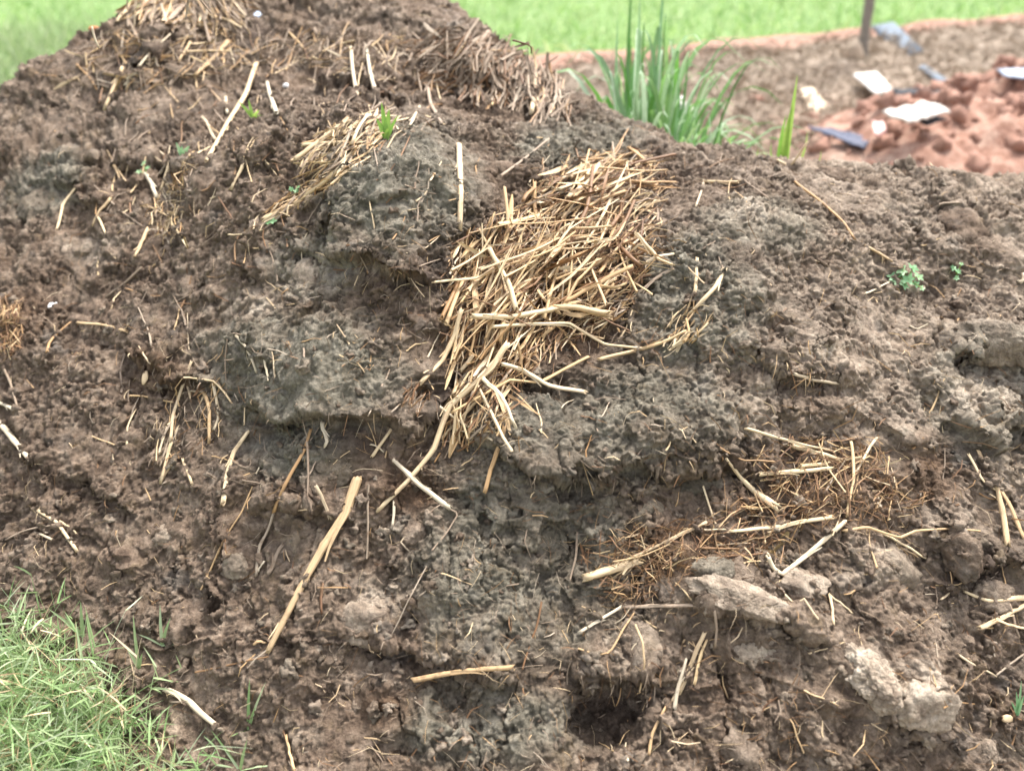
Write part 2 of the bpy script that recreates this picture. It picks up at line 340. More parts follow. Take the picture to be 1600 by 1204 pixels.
# ray casting helpers on a decimated copy (geometry lookup only)
def bvh_of(Pg, st):
    Q = Pg[::st, ::st]; h, w_ = Q.shape[:2]; ii = np.arange(h*w_).reshape(h, w_)
    fc = np.stack([ii[:-1, :-1], ii[:-1, 1:], ii[1:, 1:], ii[1:, :-1]], -1).reshape(-1, 4)
    return BVHTree.FromPolygons(Q.reshape(-1, 3).tolist(), fc.tolist())
BV = bvh_of(P3, 3); BV0 = bvh_of(P1, 6)
CAM = Vector((0, 0, CAMZ))
def hit(px, py):
    d = ray(px, py).normalized(); h = BV.ray_cast(CAM, d)
    if h[0] is None: return None, None
    m = BV0.ray_cast(CAM, d); nn = m[1] if m[1] is not None else h[1]
    if nn.z < 0: nn = -nn
    return h[0], nn.normalized()

# ------------------------------------------------------------------ tubes and ribbons
MAIN = [(800,330),(840,290),(880,262),(930,242),(990,238),(1028,262),(1035,300),(1022,350),(1035,400),(1010,430),(985,470),(960,510),(915,535),(850,560),(820,600),(800,640),(775,690),(740,700),(705,690),(700,650),(712,600),(702,560),(694,505),(700,450),(695,400),(735,360)]
def inpoly(x, y, poly):
    c = False; j = len(poly)-1
    for i in range(len(poly)):
        xi, yi = poly[i]; xj, yj = poly[j]
        if (yi > y) != (yj > y) and x < (xj-xi)*(y-yi)/(yj-yi)+xi: c = not c
        j = i
    return c
class MB:
    def __init__(s): s.v = []; s.f = []; s.uv = []; s.r = []; s.n = 0
    def add(s, v, f, uv, r):
        s.v.append(v); s.f.append(f+s.n); s.uv.append(uv); s.r.append(np.full(len(v), r, np.float32)); s.n += len(v)
    def mesh(s, name, mat, origin=(0, 0, 0)):
        return mesh_np(name, np.concatenate(s.v)-np.array(origin, np.float32), np.concatenate(s.f), mat, True, {'rnd': np.concatenate(s.r)}, np.concatenate(s.uv))
def tube(P, R, sides=6, flat=.75, roll=0, hollow=True, rag=.12):
    P = np.asarray(P, np.float32); n = len(P); R = np.broadcast_to(R, (n,)).astype(np.float32)
    T = np.gradient(P, axis=0); T /= np.linalg.norm(T, axis=1)[:, None]+1e-9
    ref = np.array([0, 0, 1.], np.float32) if abs(T[0, 2]) < .9 else np.array([1., 0, 0], np.float32)
    A = np.cross(T, ref); A /= np.linalg.norm(A, axis=1)[:, None]+1e-9; B = np.cross(A, T)
    th = np.linspace(0, 2*np.pi, sides, endpoint=False)+roll
    crn = 1+rag*np.sin(th*3+roll*5)
    cx = (np.cos(th)*crn); sy = (np.sin(th)*flat*crn)
    rings = P[:, None]+R[:, None, None]*(A[:, None]*cx[None, :, None]+B[:, None]*sy[None, :, None])
    L = np.concatenate([[0], np.cumsum(np.linalg.norm(np.diff(P, axis=0), axis=1))])
    uv = np.stack([np.broadcast_to(np.arange(sides)/sides, (n, sides)), np.broadcast_to(L[:, None], (n, sides))], -1)
    jit = np.random.default_rng(int(abs(P[0, 0])*1e5) % 9999).random((2, sides)).astype(np.float32)
    rings[0] += T[0]*R[0]*(jit[0][:, None]*2.2-.6); rings[-1] += T[-1]*R[-1]*(jit[1][:, None]*2.6-.8)
    if hollow:                                          # inner lip and recessed end, so cut ends read as hollow
        e0 = P[0]+(rings[0]-P[0])*.6; e1 = e0+T[0]*R[0]*1.2; f0 = P[-1]+(rings[-1]-P[-1])*.6; f1 = f0-T[-1]*R[-1]*1.2
        rings = np.concatenate([e1[None], e0[None], rings, f0[None], f1[None]]); uv = np.concatenate([uv[:1], uv[:1], uv, uv[-1:], uv[-1:]])
    n2 = len(rings); ii = np.arange(n2*sides).reshape(n2, sides); j = np.roll(ii, -1, 1)
    f = np.stack([ii[:-1], j[:-1], j[1:], ii[1:]], -1).reshape(-1, 4)
    return rings.reshape(-1, 3), f, uv.reshape(-1, 2)
def ribbon(P, Wd, side, fold=.25):
    P = np.asarray(P, np.float32); n = len(P); Wd = np.broadcast_to(Wd, (n,)).astype(np.float32)
    T = np.gradient(P, axis=0); T /= np.linalg.norm(T, axis=1)[:, None]+1e-9
    s = np.asarray(side, np.float32); A = s-(T*s).sum(1)[:, None]*T; A /= np.linalg.norm(A, axis=1)[:, None]+1e-9
    B = np.cross(T, A)
    v = np.stack([P+A*Wd[:, None], P+B*Wd[:, None]*fold, P-A*Wd[:, None]], 1)
    L = np.linspace(0, .1, n); uv = np.stack([np.broadcast_to([0, .5, 1], (n, 3)), np.broadcast_to(L[:, None], (n, 3))], -1)
    ii = np.arange(n*3).reshape(n, 3)
    f = np.concatenate([np.stack([ii[:-1, a], ii[:-1, a+1], ii[1:, a+1], ii[1:, a]], -1) for a in (0, 1)])
    return v.reshape(-1, 3), f, uv.reshape(-1, 2)
def resample(pl, m):
    pl = np.asarray(pl, float)
    if len(pl) == 2: t = np.linspace(0, 1, m)[:, None]; return pl[0]*(1-t)+pl[1]*t
    L = np.concatenate([[0], np.cumsum(np.linalg.norm(np.diff(pl, axis=0), axis=1))]); s = np.linspace(0, L[-1], m)
    return np.stack([np.interp(s, L, pl[:, k]) for k in range(pl.shape[1])], 1)
def clear_shift(Q, keep=.75):
    """how far the stalk must come out of the heap, so that it lies on it"""
    need = []
    for p in Q:
        v = Vector(p)-CAM; h = BV.ray_cast(CAM, v.normalized())
        need.append(v.length-h[3] if h[0] is not None else -.1)
    need = np.array(need); return need
def lay(pl, lift=.004, m=None, wiggle=.0012, lifts=None, stiff=False, pct=78):
    """photo polyline -> 3D points lying on the heap"""
    pl = [tuple(p) for p in pl]; anchors = []
    lastd = None; nn = None
    for i, (a, b) in enumerate(pl):
        h, nz = hit(a, b)
        if h is None or (lastd is not None and (h-CAM).length > lastd*1.35 and i > 0):
            d = ray(a, b).normalized(); h = CAM+d*(lastd or 2.4); nz = nn or Vector((0, -.6, .8))
        lastd = (h-CAM).length; nn = nz
        lf = lifts[i] if lifts else lift
        anchors.append(np.array(h+nz*lf))
    if len(pl) >= 2 and lifts is None or (lifts and len(pl) > 3) or (lifts and stiff):
        A_ = np.array(anchors)-np.array(CAM); tt_ = np.linalg.norm(A_, axis=1); L_ = np.concatenate([[0], np.cumsum([math.hypot(pl[i+1][0]-pl[i][0], pl[i+1][1]-pl[i][1]) for i in range(len(pl)-1)])])
        dg = 1 if len(pl) <= 3 else 2; ft = np.polyval(np.polyfit(L_, tt_, dg), L_); anchors = [np.array(CAM)+A_[i]/tt_[i]*ft[i] for i in range(len(pl))]
    Lp = sum(math.hypot(pl[i+1][0]-pl[i][0], pl[i+1][1]-pl[i][1]) for i in range(len(pl)-1))
    m = m or max(7, min(30, int(Lp/8)))
    Q = resample(anchors, m)
    if lifts is None:
        need = clear_shift(Q); s = np.percentile(need, pct)
        if s > 0:
            for i in range(m):
                v = CAM-Vector(Q[i]); v.normalize(); Q[i] = Q[i]+np.array(v)*s
    if wiggle:
        t = np.linspace(0, 1, m); a = rng.normal(size=(3, 3))*wiggle
        Q = Q+np.sin(np.pi*t)[:, None]*a[0]+np.sin(2*np.pi*t)[:, None]*a[1]*.6+np.sin(5*np.pi*t)[:, None]*a[2]*.35
    return Q
def px2m(Q, wpx):
    d = np.array([np.dot(p-np.array(CAM), [0, CP, -SP]) for p in Q]).mean(); return wpx*d/F*.5
PILE_LIFT = [(690, 390, 1060, 720, .03)]
def stalk_obj(pl, wpx, mk, label=None, w1=None, parent=None, name='straw_stalk', group='loose straw stalks on the heap', lift=.004, nodes=None, flat=.7, lifts=None, cat='straw'):
    cxm = sum(a_[0] for a_ in pl)/len(pl); cym = sum(a_[1] for a_ in pl)/len(pl)
    if 690 < cxm < 1065 and 395 < cym < 700 and wpx >= 5 and mk != 'D': lifts = [(.05 if inpoly(a_, b_, MAIN) else .008) for a_, b_ in pl]
    Q = lay(pl, lift, lifts=lifts, stiff=True, pct=96 if wpx >= 8 else 84); m = len(Q); r = px2m(Q, wpx); w1 = w1 or wpx*.8; kw = .82 if mk == 'W' else 1.; r *= kw; w1 *= kw; r1 = px2m(Q, w1)
    R = np.interp(np.linspace(0, 1, m), [0, .03, .5, 1], [r, r, (r+r1)/2, r1])*(1+.03*rng.normal(size=m))
    if nodes is None: nodes = [random.uniform(.25, .8)] if m > 9 and wpx >= 5 else []
    for f_ in nodes:
        k_ = int(f_*(m-1)); R[k_] *= 1.16
    big = wpx >= 5
    v, f, uv = tube(Q, R, 8 if big else 5, flat, random.random()*6, hollow=big)
    mb = MB(); mb.add(v, f, uv, random.random()*.0)
    if wpx >= 7:                                        # a frayed sheath strip peeling off the stalk
        i0 = int(random.uniform(.1, .5)*m); i1 = min(m, i0+max(4, int(.4*m))); seg = Q[i0:i1].copy()
        if len(seg) > 3:
            out = np.array(CAM)-seg.mean(0); out /= np.linalg.norm(out); sd_ = np.cross(seg[-1]-seg[0], out); sd_ /= np.linalg.norm(sd_)+1e-9
            seg += out*r*.95+np.linspace(0, 1, len(seg))[:, None]**2*sd_*r*random.choice([-1, 1])*1.6
            v, f, uv = ribbon(seg, np.linspace(r*.6, r*.15, len(seg)), sd_, .3); mb.add(v, f, uv, .0)
    o = link(name, mb.mesh(name, MS[mk], Q[0]), parent, Q[0])
    if parent is None: tag(o, label, cat, group)
    return o
# ------------------------------------------------------------------ single stalks, each lying where it lies on the heap
ST = [
 # big ones
 ([(560,742),(540,800),(508,852),(478,905),(449,962),(420,1018)],17,'C','longest thick pale stalk, lying alone down the lower left slope',9),
 ([(797,552),(766,606),(733,650),(679,704),(631,758),(592,797)],11,'C','long thick stalk running down out of the lower end of the straw pile',8),
 ([(1002,874),(960,889),(918,902)],16,'C','short thick stalk with a broken hollow end, lower right',15),
 ([(851,509),(905,508),(959,502)],13,'C','thick cream stalk sticking out flat to the right of the straw pile',12),
 ([(733,510),(800,516),(862,511)],12,'C','flat cream stalk end under the crossing at the middle of the straw pile',11),
 ([(614,717),(655,756),(700,792)],9,'W','bleached flat stalk crossing under the long stalk below the straw pile',12),
 ([(1134,717),(1155,744),(1178,767),(1209,790)],5,'C','pale stalk that widens into a flat blade, right of the dark ledge',15),
 ([(1198,868),(1207,890),(1222,901),(1262,867),(1316,817)],8,'C','pale stalk bent into a sharp V, lower right',8),
 ([(905,989),(935,968),(969,950)],7,'W','bleached lower half of the kinked stalk above the hollow',6),
 ([(969,950),(1020,946),(1085,946)],7,'D','grey upper half of the kinked stalk above the hollow',6),
 ([(643,1063),(719,1051),(800,1041)],10,'G','yellow split stalk lying level near the bottom middle',8),
 ([(260,1075),(297,1094),(338,1130)],12,'W','pale grey stick with a brown end beside the green grass',10),
 ([(1237,582),(1270,592),(1308,600)],9,'W','short white stalk under the pale crust on the right',8),
 ([(0,658),(24,690),(48,717)],12,'W','white stalk entering from the left edge, halfway down',9),
 ([(402,98),(385,150),(358,192),(324,253)],9,'C','long leaning stalk standing up at the upper left',6),
 ([(359,64),(330,96),(305,120)],10,'C','pale thick stalk on the upper left slope near the top',7),
 ([(461,251),(500,222),(545,190)],9,'C','thick pale stalk on top of the straw strip, upper left',8),
 ([(410,346),(440,330),(472,314),(540,263)],12,'C','thick pale stalk at the lower end of the straw strip',9),
 ([(716,226),(717,262),(719,300),(717,358)],9,'C','upright stalk with a brown joint above the straw pile',8),
 ([(549,74),(553,115),(557,155)],6.5,'W','left of the two upright white stalks near the top',7),
 ([(572,71),(579,115),(592,167)],7,'W','right of the two upright white stalks near the top',7),
 ([(763,51),(745,70),(727,91)],10,'D','thick weathered stalk leaning on the crest of the brown hay',10),
 ([(835,118),(833,150),(830,179)],9,'C','stiff upright stalk at the right end of the brown hay',8),
 ([(390,674),(366,708),(356,745),(351,785)],7,'C','curved pale stalk left of the dark ledge, middle left',8),
 ([(488,670),(478,700),(466,724),(446,760),(430,798)],5,'G','long thin golden stalk hanging below the left ledge',7),
 ([(481,690),(482,740),(481,795)],4,'D','thin upright dull stalk beside the long golden one',3),
 ([(504,660),(511,690),(509,697)],8,'W','tiny white bent stalk just under the left ledge',6),
 ([(493,758),(505,782),(517,812)],7,'W','short white stalk left of the head of the longest stalk',6),
 ([(1301,808),(1255,816),(1208,825),(1138,831)],8,'C','pale stalk lying level over the rusty roots',6),
 ([(1104,817),(1060,835),(1020,855),(982,873)],7,'C','straight stalk running up right from the hollow stalk end',5),
 ([(1316,830),(1354,825),(1404,842),(1431,830),(1478,826),(1529,830)],6,'C','long zigzag stalk pointing to the right edge',4),
 ([(1364,827),(1405,848),(1445,872)],5,'C','thin stalk below the zigzag stalk',4),
 ([(1161,668),(1212,683),(1300,705)],7,'C','upper thin stalk in the rusty hollow on the right',4),
 ([(1232,694),(1270,706),(1310,719)],9,'C','thick short stalk touching the upper thin stalk in the rusty hollow',8),
 ([(1185,742),(1240,738),(1296,733)],8,'C','level cream stalk in the rusty hollow on the right',8),
 ([(1249,729),(1290,724),(1343,715)],7,'C','stalk overlapping the level cream stalk and rising to the right',5),
 ([(1370,683),(1350,712),(1333,741)],5,'C','short slanting stalk at the right of the rusty hollow',4),
 ([(1328,690),(1331,750),(1322,806)],5,'G','thin upright stalk crossing the rusty hollow',4),
 ([(1133,420),(1118,448),(1094,474),(1077,492)],9,'C','pale stalk tip rising on the right of the straw pile',6),
 ([(1086,461),(1087,430),(1089,405)],6,'C','short upright stalk on the pale soil right of the straw pile',5),
 ([(1100,283),(1095,300),(1087,326)],5,'W','small white stalk on the right crest near the green tuft',4),
 ([(933,566),(966,557),(999,548),(1050,530),(1070,520)],8,'G','long golden stalk bowed out to the right of the pile',6),
 ([(766,525),(824,527),(884,530),(945,541),(1003,547)],7,'C','long thin stalk reaching right from the middle of the pile',5),
 ([(783,592),(820,599),(854,604),(913,616)],9,'C','pale stalk poking right from the lower pile over grey dung',9),
 ([(921,560),(880,580),(844,599),(790,622),(739,653)],6,'G','thin dull gold stalk slanting across the lower pile',5),
 ([(764,619),(783,643),(805,670)],8,'C','short pale stalk pointing down right from the tail of the pile',5),
 ([(753,400),(766,428),(780,457),(800,505)],8,'C','straight stalk crossing the left half of the straw pile',8),
 ([(672,444),(687,441),(720,443),(760,440)],5,'C','stalk with a pale knot poking left out of the pile',6),
 ([(719,501),(705,535),(692,562),(655,599)],8,'C','stalk with brown roots hanging at the left of the pile',8),
 ([(655,599),(645,615),(640,640)],5,'R','brown root end of the stalk left of the pile',2),
 ([(758,770),(765,735),(773,704),(788,667)],7,'G','limp golden stalk at the very foot of the straw pile',8),
 ([(581,715),(597,692),(611,670)],6,'C','small pale stalk crossed by a splinter, left of the pile tail',5),
 ([(578,694),(590,700),(600,706)],4,'W','white splinter crossing the small pale stalk',3),
 ([(616,780),(617,800),(614,823)],6,'W','short white stalk below the bleached crossing stalk',5),
 ([(1002,392),(1030,407),(1052,418)],8,'C','curved stalk tip at the right edge of the straw pile',5),
 ([(1000,437),(950,462),(884,492)],9,'G','broad golden stalk slanting through the right half of the pile',7),
 ([(1053,420),(1020,440),(985,470)],7,'D','dull stalk hanging over the right edge of the pile',4),
 ([(780,277),(820,249),(857,219)],5,'D','thin bare twig on the round grey shoulder above the pile',4),
 ([(709,135),(730,137),(756,137)],4,'G','small level straw on the face of the brown hay',3),
 ([(668,135),(675,169),(683,182),(690,197)],6,'D','curled dull stalk at the left end of the brown hay',5),
 ([(656,168),(648,182),(640,199)],7,'W','pale forked stump left of the brown hay',5),
 ([(192,108),(180,135),(165,172)],7,'C','pale stalk in the dark notch on the far left slope',5),
 ([(204,118),(203,128),(200,140)],9,'W','short flat white blade beside the dark notch',6),
 ([(241,89),(244,96),(248,104)],5,'W','tiny white sliver above the dark notch',4),
 ([(297,67),(290,82),(280,98)],5,'C','small slanting stalk near the top left crest',4),
 ([(145,44),(149,60),(155,76)],6,'W','small pale stalk on the far left crest',4),
 ([(353,152),(355,166),(356,180)],6,'W','short white stalk left of the green blades',5),
 ([(317,184),(328,202),(338,220)],7,'W','short white stalk crossing the foot of the leaning stalk',6),
 ([(418,130),(424,152),(432,178)],7,'W','white stalk standing right of the green blades',9),
 ([(381,257),(372,278),(363,297)],6,'C','short lone stalk on the smooth brown slope, upper left',5),
 ([(226,270),(236,290),(246,311)],9,'W','pale stump under the two-leaved seedling',7),
 ([(268,251),(260,275),(251,301)],6,'C','thin stalk beside the pale stump with the seedling',5),
 ([(176,256),(184,272),(190,284)],3,'C','tiny curved straw on the left slope',3),
 ([(125,288),(112,305),(100,322),(90,360)],5,'C','thin bent stalk on the left slope',4),
 ([(174,310),(158,328),(147,352)],6,'C','left leg of the small forked straw on the left slope',4),
 ([(155,340),(160,352),(168,368)],4,'C','right leg of the small forked straw on the left slope',3),
 ([(233,358),(222,385),(212,402)],7,'C','short stalk at the foot of the root tangle, left',5),
 ([(290,372),(298,388),(270,350)],4,'C','bent stub on the right of the root tangle, left',3),
 ([(0,629),(12,634),(24,641)],8,'W','white stub at the left edge above the longer white stalk',7),
 ([(8,576),(20,610),(32,646)],4,'D','thin upright straw at the left edge',3),
 ([(122,505),(160,508),(200,518)],5,'C','level thin stalk on the left slope below the white flake',5),
 ([(224,417),(196,442),(168,465)],6,'D','dull slanting stalk right of the white flake',5),
 ([(371,526),(385,540),(394,556),(403,581)],6,'W','curved white stalk over the grey lump, left middle',4),
 ([(357,530),(355,570),(356,609)],3,'D','very thin upright straw left of the curved white stalk',2),
 ([(415,562),(418,576),(421,594)],4,'C','tiny straw right of the curved white stalk',3),
 ([(288,589),(315,592),(337,596),(352,610),(363,629)],4,'C','thin arched straw left of the grey lump',3),
 ([(300,566),(294,580),(284,612),(272,650),(268,690)],5,'C','long wavy stalk hanging in the left crevice',5),
 ([(270,690),(262,722),(252,754)],6,'C','lower stalk in the left crevice ending in a point',5),
 ([(252,755),(262,738),(275,720)],5,'C','short stalk making a V with the lower crevice stalk',4),
 ([(250,710),(256,690),(262,668)],4,'C','thin straw left in the left crevice',3),
 ([(320,612),(329,636),(330,665),(328,692)],6,'C','white forked stalk right of the crevice, inner leg',5),
 ([(333,598),(339,625),(342,650),(336,671)],5,'C','white forked stalk right of the crevice, outer leg',4),
 ([(286,615),(305,612),(320,611)],6,'W','level pale stub joining the stalks in the left crevice',5),
 ([(287,717),(294,735),(302,756)],5,'C','short straw under the left crevice',4),
 ([(203,619),(240,622),(272,629)],3,'G','thin level straw in the dark pocket, left',3),
 ([(145,682),(165,690),(183,697)],3,'C','thin short straw below the dark pocket, left',3),
 ([(75,552),(79,535),(92,520),(112,504)],5,'G','yellowish bent stem on the left slope',3),
 ([(61,797),(91,814),(106,838),(122,862)],5,'C','long leg of the forked straw on the lower left slope',5),
 ([(94,814),(107,824),(120,834)],4,'C','short leg of the forked straw on the lower left slope',3),
 ([(7,845),(40,830),(80,822)],4,'D','thin dull straw left of the forked straw',3),
 ([(55,833),(68,838),(82,843)],5,'W','small white splinter left of the forked straw',5),
 ([(316,921),(330,895),(345,862),(362,830),(381,800),(396,762)],4,'G','long thin golden straw on the bare lower left slope',3),
 ([(430,798),(425,815),(407,855),(402,897)],5,'D','limp dull stalk left of the longest stalk',5),
 ([(420,898),(430,874),(443,850)],8,'D','weathered stub left of the middle of the longest stalk',6),
 ([(404,892),(409,884),(414,876)],5,'W','tiny pale stub beside the weathered stub',4),
 ([(398,1007),(408,1001),(418,1004)],6,'G','curled end under the tip of the longest stalk',4),
 ([(307,1050),(345,1042),(420,1026)],4,'R','brown twig running left from the tip of the longest stalk',3),
 ([(506,911),(504,935),(503,958)],5,'R','short brown twig right of the longest stalk',4),
 ([(577,756),(576,810),(573,872)],4,'D','thin upright straw between the longest stalk and the pile tail',3),
 ([(668,806),(690,790),(718,802),(676,860)],3,'D','thin kinked straw below the bleached crossing stalk',3),
 ([(668,885),(640,935),(614,985),(595,1020)],3,'D','thin curved twig over the olive dung, bottom middle',2),
 ([(846,940),(836,985),(815,1045)],4,'R','thin brown twig over the grey dung, bottom middle',3),
 ([(903,830),(900,870),(888,918)],4,'D','faint thin twig above the grey dung',3),
 ([(640,835),(628,848),(640,860)],4,'W','tiny pale chip below the pile tail',4),
 ([(1420,511),(1434,513),(1448,508)],4,'W','small white arched straw on the right slope',3),
 ([(1511,710),(1532,751),(1545,760),(1558,769)],5,'C','left prong of the forked straw at the right edge',3),
 ([(1526,704),(1540,732),(1556,761),(1564,800),(1573,852)],6,'C','long middle prong of the forked straw at the right edge',9),
 ([(1560,765),(1580,798),(1600,846)],6,'C','right prong of the forked straw at the right edge',6),
 ([(1502,922),(1543,938),(1572,936),(1612,932)],5,'C','thick pale stalk entering from the right edge low down',13),
 ([(1526,982),(1560,966),(1597,946)],8,'C','flat pale stalk below the thick one at the right edge',7),
 ([(1574,942),(1580,965),(1590,995)],5,'D','dull stalk hanging under the thick one at the right edge',4),
 ([(1555,968),(1578,975),(1604,982)],5,'C','thin stalk pointing right below the thick one at the right edge',4),
 ([(1495,1024),(1525,1040),(1554,1056)],5,'C','left leg of the wide V straw, bottom right',3),
 ([(1554,1054),(1576,1038),(1597,1022)],3,'D','right leg of the wide V straw, bottom right',3),
 ([(1293,928),(1298,950),(1301,976)],5,'C','short upright straw between the pale slab and the pale clod',4),
 ([(1294,930),(1312,944),(1329,958)],4,'C','thin straw leaning on the short upright one',3),
 ([(1256,1078),(1280,1088),(1308,1101)],4,'C','thin straw left of the big pale clod',3),
 ([(1258,1082),(1276,1112),(1297,1142)],3,'D','very thin straw hanging left of the big pale clod',2),
 ([(1053,1110),(1060,1075),(1072,1030)],8,'W','bleached stalk hanging right of the hollow, lower end',5),
 ([(1060,1083),(1078,1040),(1100,990)],7,'C','pale stalk parallel to the bleached one right of the hollow',6),
 ([(1084,1070),(1092,1035),(1104,1000)],5,'G','golden stalk right of the pale parallel ones',4),
 ([(992,976),(1005,1002),(1007,1040),(1001,1077)],4,'C','thin bowed straw on the round clod above the hollow',3),
 ([(903,1014),(930,1025),(951,1022),(975,980),(990,958)],4,'G','thin golden hooked straw under the kinked stalk',3),
 ([(1116,955),(1119,985),(1117,1010)],6,'D','short dull stub under the pale slab',5),
 ([(1013,1180),(1022,1145),(1040,1105)],5,'G','golden straw hanging in the hollow at the bottom',4),
 ([(885,1070),(890,1045),(898,1028)],3,'D','tiny dark straw at the left rim of the hollow',3),
 ([(1225,930),(1240,945),(1256,935),(1276,968)],4,'C','thin arched straw on the pale slab',3),
 ([(1213,1118),(1235,1120),(1255,1174)],3,'C','thin curved straw near the bottom edge, right',3),
 ([(1213,250),(1235,262),(1262,224)],5,'C','small straw on the right crest left of the blue sheet',5),
 ([(1100,286),(1128,288),(1152,286)],7,'C','flat pale straw chip lying on the right crest',7),
 ([(1240,285),(1290,325),(1318,352),(1335,376)],5,'G','long thin golden straw down the right shoulder',4),
 ([(1160,282),(1180,296),(1200,312)],3,'D','thin dark straw on the right crest',3),
 ([(1125,700),(1160,720),(1210,722)],3,'R','rusty root at the left of the rusty hollow',3),
 ([(1095,857),(1150,858),(1198,857)],4,'R','reddish root lying level over the pale slab',3),
 ([(1120,871),(1160,869),(1195,866)],4,'R','second reddish root just under the first',3),
 ([(1372,780),(1370,787),(1369,794)],11,'W','pale seed husk in the rusty hollow',6),
 ([(1597,428),(1598,436),(1592,443)],9,'W','white chip at the right edge, upper part',7),
 ([(1462,325),(1470,320),(1500,318)],4,'D','thin dull straw on the right knoll',3),
 ([(1350,385),(1372,398),(1392,410)],6,'C','pale straw left of the lobed green weed',5),
 ([(1350,460),(1370,452),(1388,442)],4,'C','thin straw pointing at the lobed green weed',3),
 ([(456,1180),(450,1160),(444,1142)],4,'R','small brown straw near the bottom edge, left of middle',4),
 ([(462,1204),(455,1170),(449,1150)],5,'G','short tan straw near the bottom edge, left of middle',4),
]
for it in ST:
    pl, wd, mk, lab = it[:4]; stalk_obj(pl, wd, mk, lab, it[4] if len(it) > 4 else None)

# ------------------------------------------------------------------ straw clumps
def clump(name, label, cat, origin_px, n_parts, n_fine, gen, mats, fine_mats, wpx=(5, 10), fine_w=(1.5, 4), lift=(.002, .05), flift=(.0, .035), fray=.4, nodes=.3):
    h, nz = hit(*origin_px); root = empty(name, h, label, cat)
    ro = np.array(h, np.float32)
    for i in range(n_parts):
        cx, cy, ang, ln, dm = gen(True); ln *= .55+.45*dm; a = math.radians(ang); dx, dy = math.cos(a)*ln/2, -math.sin(a)*ln/2
        wv_ = wpx[0]+(wpx[1]-wpx[0])*random.random()**1.5; base = lift[0]+(lift[1]-lift[0])*dm*random.random()**.8
        sag = random.uniform(-.12, .12)*ln
        pl = [(cx-dx, cy-dy), (cx-dy*sag/ln*1.2, cy+dx*sag/ln*1.2), (cx+dx, cy+dy)]
        t_ = random.uniform(-.5, .5)*.03*min(1, ln/90)
        Q = lay(pl, lifts=[max(-.002, base+t_), base, max(-.002, base-t_)], m=6, wiggle=.001)
        if random.random() < .3:                       # a kink, as in broken straw
            k_ = random.randint(2, 4); Q[k_:] += (np.array(rng.normal(size=3))*.006)*np.linspace(.4, 1.6, 6-k_)[:, None]
        r = px2m(Q, wv_); R = np.linspace(r, r*random.uniform(.6, 1), 6); mb = MB()
        if random.random() < fray:
            sd_ = rng.normal(size=3); R = R*np.array([.35, 1.1, 1.3, 1.2, 1, .25]); v, f, uv = ribbon(Q, R, sd_, random.uniform(.2, .7))
            if random.random() < .5:                   # split along its length
                mb.add(v, f, uv, 0.); Q2 = Q[2:]+np.linspace(0, 1, 4)[:, None]*rng.normal(size=3)*.008; v, f, uv = ribbon(Q2, R[2:]*.5, rng.normal(size=3), .4)
        else: v, f, uv = tube(Q, R, 6, random.uniform(.5, .9), random.random()*6, hollow=wv_ > 6)
        mb.add(v, f, uv, 0.)
        link('straw_stalk', mb.mesh('straw_stalk', MS[random.choice(mats)], ro), root)
    groups = {m_: MB() for m_ in set(fine_mats)}
    for i in range(n_fine):
        cx, cy, ang, ln, dm = gen(False); ln *= random.uniform(.45, .9); a = math.radians(ang); dx, dy = math.cos(a)*ln/2, -math.sin(a)*ln/2
        h0, n0 = hit(cx-dx, cy-dy); h1, n1 = hit(cx+dx, cy+dy)
        if h0 is None or h1 is None or (h0-h1).length > .35: continue
        bs = flift[0]+(flift[1]-flift[0])*dm*random.random()
        a0 = np.array(h0+n0*(bs+random.uniform(-.004, .012))); a1 = np.array(h1+n1*(bs+random.uniform(-.004, .012)))
        mid = (a0+a1)/2+np.array(n0)*random.uniform(-.002, .012)+rng.normal(size=3)*.05*np.linalg.norm(a1-a0)
        Q = np.array([a0, (a0+mid)/2+rng.normal(size=3)*.001, mid, (a1+mid)/2, a1])
        r = px2m(Q, random.uniform(*fine_w)); v, f, uv = ribbon(Q, np.linspace(r, r*.5, 5), rng.normal(size=3), .5)
        groups[random.choice(fine_mats)].add(v, f, uv, random.random())
    for m_, mb in groups.items():
        if mb.n: o = link('fine_straw', mb.mesh('fine_straw', MS[m_], ro), root); o['kind'] = 'stuff'
    return root
def poly_gen(poly, angf, lnr, lnf=(20, 60), edge=None):
    xs = [p[0] for p in poly]; ys = [p[1] for p in poly]
    def g_(big):
        while True:
            x = random.uniform(min(xs), max(xs)); y = random.uniform(min(ys), max(ys))
            if inpoly(x, y, poly): break
        e = min(math.hypot(x-px_, y-py_) for px_, py_ in poly); dm = min(1, e/70)
        return x, y, angf(x, y), random.uniform(*(lnr if big else lnf)), dm
    return g_
def main_ang(x, y):
    if random.random() < .22: return random.uniform(0, 180)
    if y < 330: return random.gauss(24, 16)
    if y < 520: return random.gauss(46-(x-700)*.06, 26) if x > 800 else random.gauss(60, 24)
    return random.gauss(63, 18)
gmain = poly_gen(MAIN, main_ang, (30, 150), (22, 80))
clump('straw_pile', 'big tangled pile of bright golden straw spilling down the middle of the heap', 'straw pile', (850, 450), 298, 2100, gmain,
      'CCCGGGGR', 'GGRRRDC', wpx=(2.8, 8.5), lift=(.006, .058), fray=.55, flift=(-.004, .034), fine_w=(1.5, 4.2))
STRIP = [(470,255),(520,195),(600,180),(625,192),(590,225),(560,262),(520,300),(470,330),(420,352),(410,345),(450,305),(480,285)]
gst = poly_gen(STRIP, lambda x, y: random.gauss(40, 14), (40, 120), (20, 60))
clump('straw_clump', 'narrow strip of pale straw slanting up towards the small yellow sprout, upper left', 'straw clump', (500, 270), 60, 260, gst, 'CCGDC', 'CGD', wpx=(3, 6.5), lift=(.002, .016), flift=(0, .014), fine_w=(1.5, 3.5))
